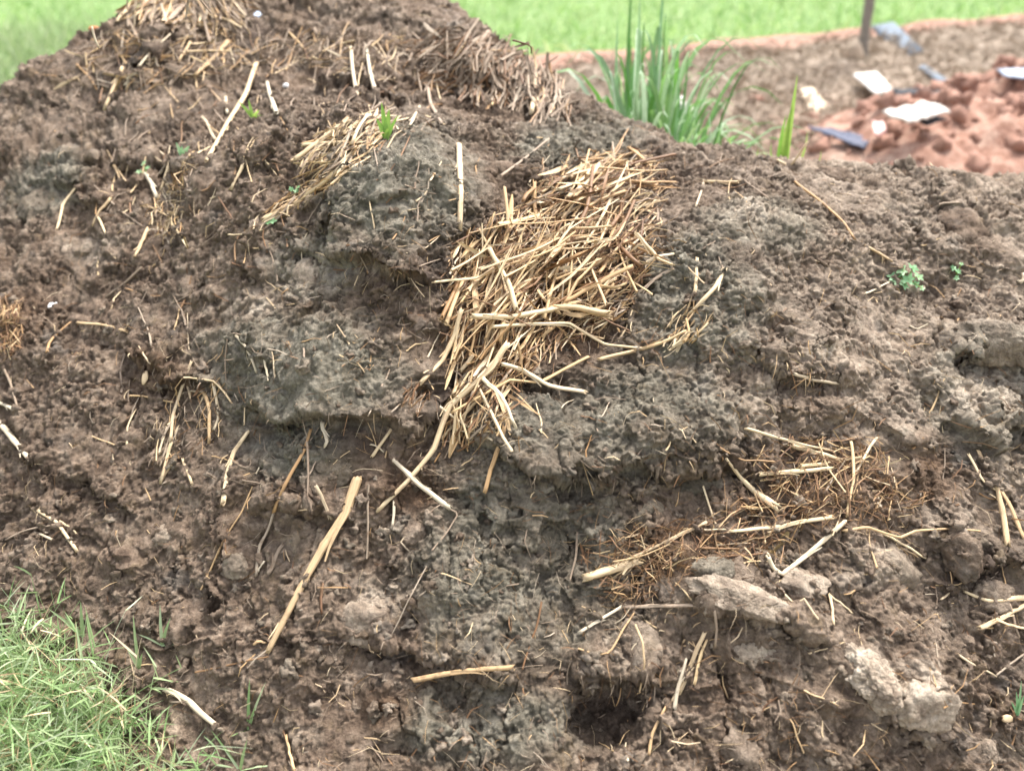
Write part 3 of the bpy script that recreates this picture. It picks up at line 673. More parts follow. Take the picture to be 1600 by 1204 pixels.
TOPH = [(205,0),(390,0),(385,28),(350,55),(300,50),(250,35),(190,30)]
def tall(px_, py_, n_parts, n_fine): pass
gt = poly_gen(TOPH, lambda x, y: random.gauss(-62 if x > 290 else 55, 26), (40, 90), (30, 70))
clump('hay_clump', 'weathered clump of hay hanging over the top of the heap, upper left', 'hay clump', (300, 30), 90, 500, gt, 'DDDGC', 'DDDG', wpx=(3, 6), lift=(.004, .07), flift=(0, .06), fine_w=(2, 4))
RH = [(640,70),(700,45),(760,58),(830,72),(868,105),(880,150),(890,180),(860,190),(820,170),(760,160),(700,150),(660,120)]
gr_ = poly_gen(RH, lambda x, y: random.gauss(85 if (y > 100 and x > 720) else 20, 26), (30, 80), (25, 60))
clump('hay_clump', 'matted brown hay hanging from the ridge left of the tall green grass', 'hay clump', (770, 110), 110, 750, gr_, 'DDDDRG', 'DDDR', wpx=(3, 6), lift=(.004, .05), flift=(0, .04), fine_w=(2, 4))
RR_ = [(900,850),(960,835),(1060,815),(1200,770),(1180,700),(1240,680),(1380,700),(1400,760),(1460,775),(1440,800),(1330,815),(1240,830),(1230,870),(1120,880),(1040,930),(960,950),(935,905)]
grr = poly_gen(RR_, lambda x, y: random.gauss(15, 55), (30, 95), (20, 60))
clump('root_clump', 'matted rusty roots and thin straw in the hollow on the right slope', 'roots', (1270, 760), 60, 700, grr, 'RRGGC', 'RRRG', wpx=(2, 4), lift=(.002, .012), flift=(0, .012), fine_w=(1.2, 2.6))
SPL = [(1035,520),(1075,480),(1105,500),(1100,520),(1060,548),(1030,545)]
gsp = poly_gen(SPL, lambda x, y: random.gauss(48, 14), (40, 70), (25, 50))
clump('straw_tuft', 'small splayed tuft of pale straw at the tip of the bowed golden stalk', 'straw tuft', (1065, 515), 16, 25, gsp, 'CCG', 'CG', wpx=(3, 6), lift=(.004, .02), flift=(0, .015))
TNG = [(228,330),(262,290),(300,240),(330,215),(310,260),(285,310),(290,360),(270,380),(240,370)]
gtn = poly_gen(TNG, lambda x, y: random.gauss(60, 40), (18, 50), (12, 35))
clump('root_clump', 'tangled pale rootlets with old straw right of the two-leaved seedling', 'roots', (262, 330), 26, 120, gtn, 'CDG', 'CDG', wpx=(2.5, 5), lift=(.002, .016), flift=(0, .014), fine_w=(1.3, 2.6))
LFT = [(0,470),(30,475),(40,520),(20,560),(0,560)]
glf = poly_gen(LFT, lambda x, y: random.gauss(70, 40), (20, 50), (15, 40))
clump('root_clump', 'small fan of orange brown rootlets at the left edge', 'roots', (12, 510), 22, 110, glf, 'RG', 'RG', wpx=(2, 4), lift=(.002, .02), flift=(0, .016), fine_w=(1.3, 2.4))
RTS = [(632,605),(660,598),(672,620),(650,642),(632,640)]
grt = poly_gen(RTS, lambda x, y: random.gauss(70, 30), (20, 40), (15, 34))
clump('root_clump', 'brown root fan at the end of the stalk left of the straw pile', 'roots', (650, 620), 14, 50, grt, 'R', 'RD', wpx=(2, 4), lift=(.002, .012), flift=(0, .012), fine_w=(1.3, 2.2))
CRV = [(255,600),(345,590),(350,680),(300,720),(262,750),(240,730),(250,660)]
gcv = poly_gen(CRV, lambda x, y: random.gauss(78, 22), (25, 70), (20, 50))
clump('straw_tuft', 'loose hanging straw in the crevice of the left slope', 'straw tuft', (290, 660), 20, 60, gcv, 'CDG', 'DGR', wpx=(2, 4), lift=(.002, .014), flift=(0, .01), fine_w=(1.2, 2.4))
TLS = [(60,120),(170,50),(420,60),(520,50),(640,60),(640,110),(520,120),(420,110),(250,140),(120,140)]
gtl = poly_gen(TLS, lambda x, y: random.gauss(30, 45), (25, 80), (20, 60))
clump('straw_litter', 'thin weathered straw strewn over the upper slope of the heap', 'straw litter', (400, 90), 60, 380, gtl, 'DDCG', 'DDG', wpx=(2, 4.5), lift=(.002, .016), flift=(0, .012), fine_w=(1.2, 2.8))

# loose bits nobody could count: short fibres and chips everywhere on the heap
mbs = {k_: MB() for k_ in 'CGDR'}
for i in range(7500):
    px_ = random.uniform(-120, 1720); py_ = random.uniform(0, 1290); h, nz = hit(px_, py_)
    if h is None or h.y > 4: continue
    ln = random.choice([.012, .018, .025, .035, .05])*random.uniform(.6, 1.3); d = Vector(rng.normal(size=3)); d = (d-nz*d.dot(nz)*.75).normalized()*ln
    a0 = np.array(h+nz*.001); a1 = a0+np.array(d)+np.array(nz)*ln*random.uniform(.0, .25); mid = (a0+a1)/2+np.array(nz)*ln*.12+rng.normal(size=3)*ln*.09
    Q = np.array([a0, mid, a1]); r = random.choice([.0003, .0004, .0005, .0007, .0012])
    v, f, uv = ribbon(Q, np.array([r, r, r*.5]), rng.normal(size=3), .5)
    k_ = random.choice('GDDDRRC' if px_ < 1000 else 'GGDRRRC'); mbs[k_].add(v, f, uv, random.random())
zones = [(150, 60, 700, 420, 190), (150, 400, 700, 760, 70), (900, 650, 1600, 1200, 80), (0, 0, 1600, 1204, 45), (560, 240, 1150, 760, 60)]
for line in [[(520, 410), (640, 455), (700, 450)], [(390, 645), (560, 660), (690, 655)], [(740, 705), (1000, 745), (1170, 725)], [(870, 1055), (1030, 1070)], [(1440, 525), (1600, 578)], [(200, 565), (330, 595)], [(150, 252), (300, 262)], [(1190, 550), (1330, 605)], [(480, 125), (640, 155)]]:
    for i in range(26):                                 # fibres and roots hanging from the broken ledges
        u_ = random.random()*(len(line)-1); j_ = int(u_); f_ = u_-j_; x_ = line[j_][0]*(1-f_)+line[j_+1][0]*f_; y_ = line[j_][1]*(1-f_)+line[j_+1][1]*f_+random.gauss(-4, 18)
        h, nz = hit(x_, y_)
        if h is None: continue
        L_ = .01+.07*random.random()**2; d = Vector((random.gauss(0, .35), random.gauss(-.15, .25), -1)).normalized(); o_ = Vector((0, -.012, .004))
        Q = np.array([h, h+o_+d*L_*.35, h+o_*1.2+d*L_*.7, h+o_+d*L_]); v, f, uv = ribbon(Q, random.choice([.0004, .0006, .0011]), rng.normal(size=3), .5); mbs[random.choice('RDDGC')].add(v, f, uv, random.random())
for (xa, ya, xb, yb, cnt_) in zones:
    for i in range(cnt_):
        px_ = random.uniform(xa, xb); py_ = random.uniform(ya, yb); a_ = math.radians(random.gauss(60, 45)); L_ = random.uniform(22, 62)
        if inpoly(px_, py_, MAIN) or hit(px_, py_)[0] is None or hit(px_+math.cos(a_)*L_, py_-math.sin(a_)*L_)[0] is None: continue
        bx = random.uniform(-.12, .12)*L_
        Q = lay([(px_, py_), (px_+math.cos(a_)*L_/2+bx, py_-math.sin(a_)*L_/2+bx), (px_+math.cos(a_)*L_, py_-math.sin(a_)*L_)], .002, m=7, pct=50); r = px2m(Q, random.uniform(1.6, 4))
        v, f, uv = tube(Q, np.linspace(r, r*.5, 7), 5, .6, hollow=False); mbs[random.choice('CCGDDR')].add(v, f, uv, random.random())
for k_, mb in mbs.items():
    o = link('straw_bits', mb.mesh('straw_bits', MS[k_])); tag(o, {'C': 'scattered cream straw chips', 'G': 'scattered golden straw fibres', 'D': 'scattered dull grey straw fibres', 'R': 'scattered rusty root hairs'}[k_]+' strewn over the whole heap', 'straw bits', kind='stuff')
# ------------------------------------------------------------------ clods
import bmesh
def ico(sub):
    bm = bmesh.new(); bmesh.ops.create_icosphere(bm, subdivisions=sub, radius=1); bm.verts.ensure_lookup_table()
    v = np.array([x.co[:] for x in bm.verts], np.float32); f = np.array([[y.index for y in x.verts] for x in bm.faces], np.int32); bm.free(); return v, f
IC = {s: ico(s) for s in (2, 3, 5, 6)}
def clod_mesh(name, sub, dims, seed, mat, amp=.22, fine=.06, attrs=None):
    v, f = IC[sub]; v = v.copy()
    u = v*np.array(dims, np.float32)/float(np.mean(dims[:2])); a1 = np.abs(perlin(u, .8, seed))-.25; a2 = np.abs(perlin(u, .36, seed+3))-.22
    r = 1+amp*2*a1+amp*a2*1.1
    if sub > 3: r += fine*(np.abs(perlin(u, .16, seed+5))-.2)*1.6+fine*.7*perlin(u, .08, seed+8)+fine*.6*perlin(u, .04, seed+9)
    rg = np.random.default_rng(int(seed*10)); nk = rg.normal(size=(13, 3)); nk /= np.linalg.norm(nk, axis=1)[:, None]; dk = rg.uniform(.68, .98, 13)
    dt = v@nk.T; lim = np.where(dt > .15, dk/np.maximum(dt, .15), 9).min(1); base_r = np.minimum(1.05, lim)      # broken faces
    r = base_r+(r-1)*.75
    v = v*r[:, None]*np.array(dims, np.float32)
    at = {k: np.full(len(v), x, np.float32) for k, x in (attrs or {}).items()}
    return mesh_np(name, v, f, mat, True, at or None)
def hit2(px, py):
    for k_ in range(30):
        h, nz = hit(px, py+k_*4)
        if h is not None: return h, nz
def place_on(o, px, py, sink, upx=0, rot=0):
    h, nz = hit2(px, py)
    right = Vector((1, 0, 0)); right = (right-nz*right.dot(nz)).normalized(); up = nz.cross(right)
    M = Matrix((right, up, nz)).transposed().to_4x4(); o.matrix_world = Matrix.Translation(h-nz*sink) @ M @ Matrix.Rotation(rot, 4, 'Z')
def pxr(px, py, w): 
    h, _ = hit2(px, py); return w*(h-CAM).dot(Vector((0, CP, -SP)))/F
CL = [
 (1372,1052,62,44,-35,.35,'P','large pale crusty clod, left and upper half of the pair at the lower right',{}),
 (1445,1108,48,44,-60,.35,'P','pale crusty clod, right and lower half of the pair at the lower right',{}),
 (1165,932,90,24,-12,.3,'M','long smooth pale brown slab lying below the reddish roots',{'pale':.55}),
 (1255,905,42,22,0,.45,'M','small smooth lobe on the upper right end of the long slab',{'pale':.5}),
 (1120,885,36,20,10,.5,'M','smooth dark grey lump above the left end of the long slab',{'grey':.7}),
 (1178,1012,38,20,15,.55,'M','small silvery grey layered lump under the long slab',{'grey':.6,'pale':.6}),
 (1000,1010,38,42,0,.4,'M','round brown clod above the hollow at the bottom',{'pale':.35}),
 (363,884,24,20,0,.6,'M','lone round grey clod on the bare lower left slope',{'pale':.3,'grey':.4}),
 (570,965,46,36,10,.4,'M','knobbly tan clod beside the olive dung, bottom middle',{'pale':.4}),
 (252,832,20,16,0,.6,'M','small pale clod on the lower left slope',{'pale':.45}),
 (1018,800,24,18,0,.5,'M','small clod under the dark ledge',{'grey':.6}),
 (1095,755,38,20,0,.45,'M','flat grey piece broken off under the dark ledge',{'grey':.8}),
 (1570,535,72,32,-5,.4,'M','smooth bulging lip of dung at the right edge, halfway down',{'pale':.3,'grey':.5}),
 (1465,830,38,26,0,.45,'M','dark round clod right of the zigzag stalk',{}),
 (1500,870,34,30,0,.45,'M','dark knobbly clod left of the black gap at the right edge',{}),
 (1555,930,34,22,0,.4,'M','pale block behind the stalks at the right edge',{'pale':.35}),
 (1400,880,52,40,0,.35,'M','broad greyish clod above the big pale pair',{'pale':.3,'grey':.3}),
 (1160,1175,38,36,0,.45,'M','tan knobbly clod at the bottom edge, right of the hollow',{'pale':.25}),
 (1545,1170,24,18,0,.5,'M','small grey clod at the bottom right corner',{'pale':.45}),
 (1510,350,42,40,10,.45,'M','dark upright knob on the right crest',{}),
 (1310,275,42,26,0,.4,'M','rough brown knob on the crest below the blue sheet',{}),
 (60,320,40,28,0,.4,'M','smooth grey brown lump at the far left',{'grey':.5}),
 (130,385,34,18,0,.4,'M','flat smooth lump on the left slope',{'pale':.25}),
 (283,985,24,20,0,.5,'M','clod just above the green grass',{}),
 (640,830,24,16,0,.5,'M','small brown clod under the pile tail',{}),
 (520,735,30,20,0,.4,'M','smooth lump under the left ledge',{'grey':.5}),
 (480,430,34,32,0,.3,'M','pale smooth dried patch above the grey lump, left of the pile',{'pale':.6}),
]
for i, (px_, py_, rx, ry, an, sk, mk, lab, at) in enumerate(CL):
    a, b = pxr(px_, py_, rx), pxr(px_, py_, ry)/.85; c = min(a, b)*.62
    hi = max(rx, ry) > 60
    base_at = {'grey': 0, 'pale': 0, 'dark': 0, 'rust': 0}; base_at.update(at)
    o = link('dung_clod', clod_mesh('dung_clod', 6 if hi else 5, (a, b, c), 11+i*3.1, M_PALE if mk == 'P' else M_DUNG, .2 if mk == 'P' else .17, .10 if mk == 'P' else .07, base_at))
    place_on(o, px_, py_, c*sk, rot=math.radians(an)); tag(o, lab, 'clod', 'clods lying on the heap')
# crumbs past counting: one joined mesh
protoV = []
for s_ in range(8):
    for sub in (2, 3):
        v, f = IC[sub]; r = 1+1.0*perlin(v, .9, s_*7.3)+.7*perlin(v, .4, s_*3.1); protoV.append((sub, (v*r[:, None]*np.array([1, .8, .7])).astype(np.float32), f))
Vs, Fs, A1, A2, nb = [], [], [], [], 0
for i in range(1700):
    px_ = random.uniform(-150, 1750); py_ = random.triangular(60, 1300, 1000); h, nz = hit(px_, py_)
    if h is None: continue
    if inpoly(px_, py_, MAIN): continue
    dens = .5+.5*float(perlin(np.array([[h.x, h.y, h.z]], np.float32), .25, 3.)[0])
    if random.random() > dens*1.5: continue
    s_ = .0035+.012*random.random()**3; sub, v, f = random.choice([p for p in protoV if p[0] == (3 if s_ > .009 else 2)])
    q_ = Matrix.Rotation(random.uniform(0, 6.3), 3, Vector(rng.normal(size=3)).normalized()); v2 = v@np.array(q_, np.float32).T*s_+np.array(h+nz*s_*random.uniform(-.3, .25), np.float32)
    Vs.append(v2); Fs.append(f+nb); nb += len(v2); A1.append(np.full(len(v2), random.random()**3*.6)); A2.append(np.full(len(v2), random.random()**2*.5))
z_ = np.zeros(nb)
o = link('dung_crumbs', mesh_np('dung_crumbs', np.concatenate(Vs), np.concatenate(Fs), M_DUNG, attrs={'grey': np.concatenate(A2), 'pale': np.concatenate(A1), 'dark': z_, 'rust': z_}))
tag(o, 'small loose crumbs of dried dung scattered over the heap', 'crumbs', kind='stuff')
# ------------------------------------------------------------------ plants on the heap
LG = leaf_material('bermuda_leaf', [(.20, .33, .12), (.34, .46, .20), (.50, .60, .34), (.24, .38, .14), (.60, .66, .46)])
LS = leaf_material('sprout_leaf', [(.22, .42, .07), (.32, .50, .10), (.40, .52, .14)], .45)
LM = leaf_material('seedling_leaf', [(.22, .44, .20), (.30, .52, .26), (.38, .56, .30)], .35)
LT = leaf_material('reed_leaf', [(.055, .16, .03), (.09, .24, .05), (.19, .33, .17), (.14, .28, .08), (.28, .40, .28)], .4)
def blade_pts(p0, d, ln, bend, n=5, droop=Vector((0, 0, -1))):
    out = []; p = Vector(p0); d = Vector(d).normalized()
    for i in range(n): out.append(np.array(p)); p = p+d*ln/(n-1); d = (d+droop*bend/(n-1)).normalized()
    return np.array(out)
def prof(n, w_, tip=.05, base=.7): 
    t = np.linspace(0, 1, n); return w_*np.clip(np.minimum(base+t*1.5, 1)*(1-t**2.2)+tip, 0, 1)
# creeping grass, lower left
gb = MB(); gd = MB()
for i in range(1800):
    px_ = random.triangular(-260, 360, 0); top = 990+max(0, px_-20)*.52-70*random.random()**6
    py_ = random.uniform(top+25, 1420)
    if px_ > 110 and random.random() < (px_-60)/330: continue
    h, nz = hit(px_, min(py_, 1235) if py_ < 1235 else 1235)
    if h is None: continue
    if py_ > 1235: h = h-Vector((0, .0007*(py_-1235), .0005*(py_-1235)))
    d = Vector((random.gauss(.0, .55), random.gauss(-.1, .4), random.uniform(.7, 1.6))).normalized(); ln = random.uniform(.06, .20)*(1 if px_ < 220 else .8)
    dry = random.random() < .13
    st = blade_pts(h, d, ln, random.uniform(.2, 1.1), 6); mbx = gd if dry else gb; rv = random.random()
    v, f, uv = ribbon(st, np.linspace(.0011, .0006, 6), rng.normal(size=3), .7); mbx.add(v, f, uv, rv)
    for k_ in range(random.randint(3, 6)):
        j = random.randint(1, 5); t_ = Vector(st[j]-st[j-1]).normalized(); sd_ = Vector(rng.normal(size=3)); sd_ = (sd_-t_*sd_.dot(t_)).normalized()
        dl = (t_*random.uniform(.2, .9)+sd_).normalized(); lb = blade_pts(Vector(st[j]), dl, random.uniform(.03, .085), random.uniform(-.1, .7), 4)
        v, f, uv = ribbon(lb, prof(4, random.uniform(.0011, .0022)), rng.normal(size=3), .35); mbx.add(v, f, uv, (rv+random.uniform(-.1, .1)) % 1)
o = link('creeping_grass', gb.mesh('creeping_grass', LG)); tag(o, 'patch of light green creeping grass at the lower left corner', 'grass', kind='stuff')
o = link('dry_grass', gd.mesh('dry_grass', CREAM)); tag(o, 'dry yellow stems among the green creeping grass', 'grass', kind='stuff')
def grass_shoot(px_, py_, blades, label, mat=LG, wid=.0014):
    h, nz = hit(px_, py_); root = empty('grass_shoot', h, label, 'grass shoot', 'grass shoots on the heap'); o0 = np.array(h)
    for (tx, ty, w_) in blades:
        d = ray(tx, ty); dep = (h-CAM).dot(Vector((0, CP, -SP))); tip = CAM+d*(dep-.01)
        L = (tip-h).length; m_ = (tip+h)/2+Vector((0, 0, L*.06)); Q = np.array([np.array(h), np.array(h.lerp(m_, .6)), np.array(m_), np.array(m_.lerp(tip, .55)), np.array(tip)])
        v, f, uv = ribbon(Q, prof(5, w_*dep/F*.5), (1, .3, .2), .35); mb = MB(); mb.add(v, f, uv, random.random()*.3); link('grass_blade', mb.mesh('grass_blade', mat, o0), root)
grass_shoot(253, 1008, [(250,944,5),(266,965,5),(330,1006,5),(343,1010,4),(215,990,3)], 'thin grass shoot with level blades at the top of the green grass')
grass_shoot(217, 1045, [(208,960,5),(195,1005,5),(222,1020,5)], 'thin upright grass shoot rising out of the green grass')
grass_shoot(388, 1140, [(390,1060,5),(415,1065,4),(398,1105,5),(360,1150,4)], 'dark grass shoot right of the pale grey stick')
grass_shoot(375, 1204, [(386,1155,5),(350,1170,4),(430,1195,5),(395,1200,4),(330,1140,4)], 'splayed grass shoot at the bottom edge')
grass_shoot(130, 995, [(126,940,6),(75,950,5),(100,960,5)], 'yellowish grass shoot at the top left of the green grass', LG)
grass_shoot(395, 185, [(372,158,5),(388,155,5),(412,180,6),(405,172,6),(385,170,5)], 'bright green grass blades beside the long leaning stalk', LS)
grass_shoot(604, 218, [(596,160,9),(608,170,10),(588,185,9),(606,200,9),(622,180,6)], 'yellow green sprout at the upper end of the straw strip', LS)
grass_shoot(284, 245, [(275,222,6),(296,228,7),(284,228,5)], 'tiny green sprout on the left slope above the rootlets', LM)
grass_shoot(1400, 1098, [(1398,1068,5),(1408,1070,5),(1390,1078,4),(1403,1082,4)], 'tiny green sprout growing out of the big pale clod', LM)
grass_shoot(1590, 1118, [(1588,1080,6),(1596,1062,5),(1600,1085,6),(1580,1095,4)], 'small bluish green sprout at the lower right edge', LM)
def seedling(px_, py_, leaves, label, mat=LM, stem=True):
    """leaves: (px, py, radius px, angle)"""
    h, nz = hit(px_, py_); root = empty('seedling', h, label, 'seedling', 'weed seedlings on the heap'); o0 = np.array(h); dep = (h-CAM).dot(Vector((0, CP, -SP)))
    for i, (lx, ly, lr, an) in enumerate(leaves):
        c = CAM+ray(lx, ly)*(dep-.012-.004*(i % 3)); r = lr*dep/F
        up = Vector((random.uniform(-.4, .4), -.55, .8)).normalized(); rt = Vector((math.cos(math.radians(an)), 0, math.sin(math.radians(an)))); rt = (rt-up*rt.dot(up)).normalized(); bk = up.cross(rt)
        vs = [np.array(c-up*r*.12)]; nn_ = 22
        for k_ in range(nn_):
            th = 2*math.pi*k_/nn_; rad = r*.8*(1+.34*math.cos(th*5+i)+.1*math.cos(th*3)); vs.append(np.array(c+rt*rad*1.15*math.cos(th)+bk*rad*.85*math.sin(th)+up*r*.12*math.sin(th*2)))
        fs = [(0, 1+k_, 1+(k_+1) % nn_) for k_ in range(nn_)]
        me = bpy.data.meshes.new('leaf'); me.from_pydata([tuple(v_-o0) for v_ in vs], [], fs); me.materials.append(mat); me.polygons.foreach_set('use_smooth', [True]*len(fs)); link('leaf', me, root)
        Q = resample([o0, (o0+np.array(c))/2+np.array([0, 0, .004]), np.array(c)], 5); v, f, uv = tube(Q, .0009, 5, 1, hollow=False); mb = MB(); mb.add(v, f, uv, 0.); link('stem', mb.mesh('stem', LS, o0), root)
seedling(228, 272, [(224,255,5,80),(217,268,5,0),(230,262,4,60)], 'two-leaved bluish green seedling on the pale stump, left slope')
seedling(462, 306, [(455,295,5,120),(463,298,5,50),(466,292,3,70)], 'small green seedling left of the straw strip')
seedling(425, 350, [(425,345,7,-10),(418,348,4,20)], 'single fallen green leaf at the foot of the straw strip')
seedling(1416, 440, [(1397,432,10,20),(1410,422,10,70),(1427,418,9,120),(1436,432,9,0),(1420,436,11,60),(1403,440,8,0),(1432,444,8,40),(1414,446,7,100),(1441,450,5,90)], 'lobed light green weed on the right slope', LM)
seedling(1495, 430, [(1490,418,6,90),(1498,424,6,40),(1495,434,5,80),(1502,412,4,10)], 'small green weed right of the lobed weed', LM)
# little flakes
def chip(name, px_, py_, rx, ry, mat, label, cat, lift=.004, th=.35, rot=0):
    a, b = pxr(px_, py_, rx), pxr(px_, py_, ry); v, f = IC[2]; r = 1+.45*perlin(v, .8, px_*.1)
    o = link(name, mesh_np(name, v*r[:, None]*np.array([a, b, min(a, b)*th], np.float32), f, mat)); place_on(o, px_, py_, -lift, rot=rot); tag(o, label, cat); return o
MW = plain('white_chalky', (.74, .72, .69), .6); MO = plain('orange_brown', (.42, .16, .06), .8); MBl = plain('pale_blue_plastic', (.42, .52, .66), .35)
chip('white_flake', 83, 479, 9, 7, MW, 'small white flake lying on the left slope', 'flake', rot=.5)
chip('white_pebble', 447, 136, 5, 4.5, MW, 'tiny round white pebble near the top of the heap', 'pebble', th=.8)
chip('plastic_scrap', 402, 25, 6, 9, MBl, 'pale blue plastic scrap by the hay clump at the top', 'scrap', th=.4)
chip('bark_scrap', 150, 40, 9, 4, MO, 'orange brown scrap on the far left crest', 'scrap', .012, .3)
chip('yellow_husk', 228, 590, 6, 12, CREAM, 'pale yellow husk in the dark pocket, left slope', 'husk', .003, .5)
chip('pink_bud', 1397, 1102, 9, 5, plain('pink_bud', (.62, .34, .30), .6), 'pink bud under the tiny sprout on the pale clod', 'bud', .006, .5)
for (a, b) in [(1571, 1118), (1583, 1124), (1577, 1130)]:
    pass
chip('seed_husk', 1572, 1122, 9, 6, CREAM, 'cream seed husk left of the bluish sprout, lower right edge', 'husk', .004, .6)
# curled brown leaf
h, nz = hit(1210, 850); Q = lay([(1193,873),(1205,858),(1222,845),(1230,832)], .008, m=8); v, f, uv = ribbon(Q, np.array([.2, .7, 1, 1.1, 1.1, 1, .7, .25])*px2m(Q, 19), (1, .2, .6), .8); mb = MB(); mb.add(v, f, uv, .1)
o = link('curled_leaf', mb.mesh('curled_leaf', plain('olive_leaf', (.25, .18, .08), .6), Q[0]), None, Q[0]); tag(o, 'curled olive brown leaf above the V-shaped stalk', 'leaf')
# ------------------------------------------------------------------ ground behind the heap
def bank_t(X, Y):
    """signed distance from the crest line of the earth bank, positive towards the camera; s = along"""
    x0, y0, ux, uy = 1.5, 9.5, .832, .555
    dx = X-x0; dy = Y-y0; return dx*uy*1.0-dy*ux, dx*ux+dy*uy
def ground_z(X, Y):
    t, s = bank_t(X, Y); w_ = sstep(s, -3.2, -1.2)
    face = 1-sstep(t, .25, 2.6); back = 1-.6*sstep(-t, .5, 1.6); b = .47*np.where(t > 0, face, back)*w_
    P_ = np.stack([X, Y, X*0], -1).reshape(-1, 3).astype(np.float32)
    big = perlin(P_, 1.1, 7.).reshape(X.shape); sm = perlin(P_, .3, 9.).reshape(X.shape); ti = np.abs(perlin(P_, .16, 12.)).reshape(X.shape)
    rough = np.exp(-((t-1.4)/2.0)**2)*w_
    z = b+rough*(.06*big+.05*sm)
    m = np.exp(-(((X-3.9)/1.55)**2+((Y-6.7)/1.25)**2)**1.3)
    m2 = np.exp(-(((X-5.6)/1.6)**2+((Y-7.6)/1.3)**2)**1.3)
    t2 = .75*np.abs(perlin(P_, .28, 22.)).reshape(X.shape); z = z+m*(.44+.10*big+.12*sm+.09*ti+.16*t2)+m2*(.42+.10*sm+.12*ti+.2*t2)
    fd = sstep(-t, 1.5, 6); return z+.03*big*(1-fd), np.clip(m*1.8+m2*1.8, 0, 1)
def axis(lo, hi, fine, c0, c1, grow=1.12):
    a = list(np.arange(c0, c1, fine)); st = fine; x = c1
    while x < hi: a.append(x); st *= grow; x += st
    st = fine; x = c0-fine
    while x > lo: a.insert(0, x); st *= grow; x -= st
    return np.array(a)
gx = axis(-500, 500, .045, -1.5, 9, 1.1); gy = axis(-60, 900, .05, 3.6, 15, 1.1)
GX, GY = np.meshgrid(gx, gy, indexing='ij'); GZ, MND = ground_z(GX, GY)
t, s = bank_t(GX, GY); tw = t+.25*perlin(np.stack([GX, GY, GX*0], -1).reshape(-1, 3).astype(np.float32), .8, 3.).reshape(GX.shape)
w_ = sstep(s, -3.6, -1.6)
strip = sstep(tw, -1.0, -.75)*(1-sstep(tw, .12, .42))*w_
field = 1-sstep(tw, -1.15, -.8)*w_ ; field = np.where(s < -1.6, np.maximum(field, 1-sstep(s, -3.4, -2.2)), field)
near = np.exp(-((GX/4.2)**2+((GY-1.2)/3.3)**2)**2); field = field*(1-near)
foot = sstep(tw, 2.0, 3.2)*sstep(GX, 1.9, 3.0)
redm = np.clip(np.maximum(np.maximum(MND*1.3, foot), strip), 0, 1)
m, tt, b = newmat('earth'); co = N(tt, 'ShaderNodeNewGeometry').outputs['Position']
n1 = noise(tt, co, 1.6, 5); n2 = noise(tt, co, 9, 5, .65); n3 = noise(tt, co, 40, 3)
dry = ramp(tt, n2, [(.3, (.22, .17, .13)), (.5, (.33, .265, .205)), (.7, (.46, .385, .31))])
red = ramp(tt, n2, [(.3, (.19, .095, .066)), (.5, (.33, .19, .14)), (.7, (.48, .34, .265))])
grn = ramp(tt, n2, [(.3, (.10, .17, .055)), (.5, (.15, .24, .08)), (.7, (.22, .30, .13))])
c = mix(tt, attr(tt, 'red'), dry, red); c = mix(tt, attr(tt, 'green'), c, grn)
tt.links.new(c, b.inputs['Base Color']); b.inputs['Roughness'].default_value = .95; b.inputs['Specular IOR Level'].default_value = .15; bump(tt, b, n3, .8, .03)
ii = np.arange(GX.size).reshape(GX.shape); qd = np.stack([ii[:-1, :-1], ii[1:, :-1], ii[1:, 1:], ii[:-1, 1:]], -1).reshape(-1, 4)
GP = np.stack([GX, GY, GZ], -1)
o = link('ground', mesh_np('ground', GP.reshape(-1, 3), qd, m, attrs={'red': redm.ravel(), 'green': field.ravel()})); tag(o, kind='structure')
sel = (gx > -12) & (gx < 25); sel2 = (gy > 2) & (gy < 40)
Qg = GP[sel][:, sel2]; GBV = bvh_of(Qg, 1)
def ghit(px_, py_):
    h = GBV.ray_cast(CAM, ray(px_, py_).normalized()); return (h[0], h[1]) if h[0] is not None else (at_y(px_, py_, 12), Vector((0, 0, 1)))
def gz(x, y):
    h = GBV.ray_cast(Vector((x, y, 5)), Vector((0, 0, -1))); return h[0].z if h[0] is not None else 0.
# crop field: leafy blades in rows
LF = leaf_material('crop_leaf', [(.16, .30, .08), (.26, .41, .13), (.36, .50, .19), (.46, .55, .28), (.20, .35, .10)], .4)  # leaf tones lightened, distant haze and glare put into the colour
fb = MB(); tri = []
def field_blades(n_, ylo, yhi, xf, hgt, wd, keep):
    for i in range(n_):
        y = ylo*((yhi/ylo)**random.random()); x = random.uniform(*xf(y))
        if not keep(x, y): continue
        if y > 9: y = round(y/.9)*.9+random.gauss(0, .14)
        z = gz(x, y) if y < 34 and -11 < x < 24 else 0
        sc = 1+y*.02; d = (random.gauss(0, .55), random.gauss(0, .55), 1); P_ = blade_pts((x, y, z), d, hgt*sc*random.uniform(.5, 1.2), random.uniform(.2, 1.4), 4)
        v, f, uv = ribbon(P_, prof(4, wd*sc*random.uniform(.6, 1.3)), rng.normal(size=3), .3); fb.add(v, f, uv, random.random())
def kp(x, y):
    a = np.array([x]), np.array([y]); t_, s_ = bank_t(*a); return s_[0] < -2.3 or t_[0] < -1.0
field_blades(20000, 4.2, 40, lambda y: (-y*.85, y*.85), .20, .014, kp)
o = link('crop_field', fb.mesh('crop_field', LF)); tag(o, 'bright green crop field behind the heap and the earth bank', 'field', kind='stuff')
fb = MB(); field_blades(9000, 4.0, 16, lambda y: (-y*.82, -y*.36), .42, .008, kp)
o = link('weeds', fb.mesh('weeds', leaf_material('weed_leaf', [(.15, .23, .09), (.24, .33, .14), (.34, .43, .21), (.42, .45, .28)], .35))); tag(o, 'taller dull green weeds beyond the left flank of the heap', 'weeds', kind='stuff')
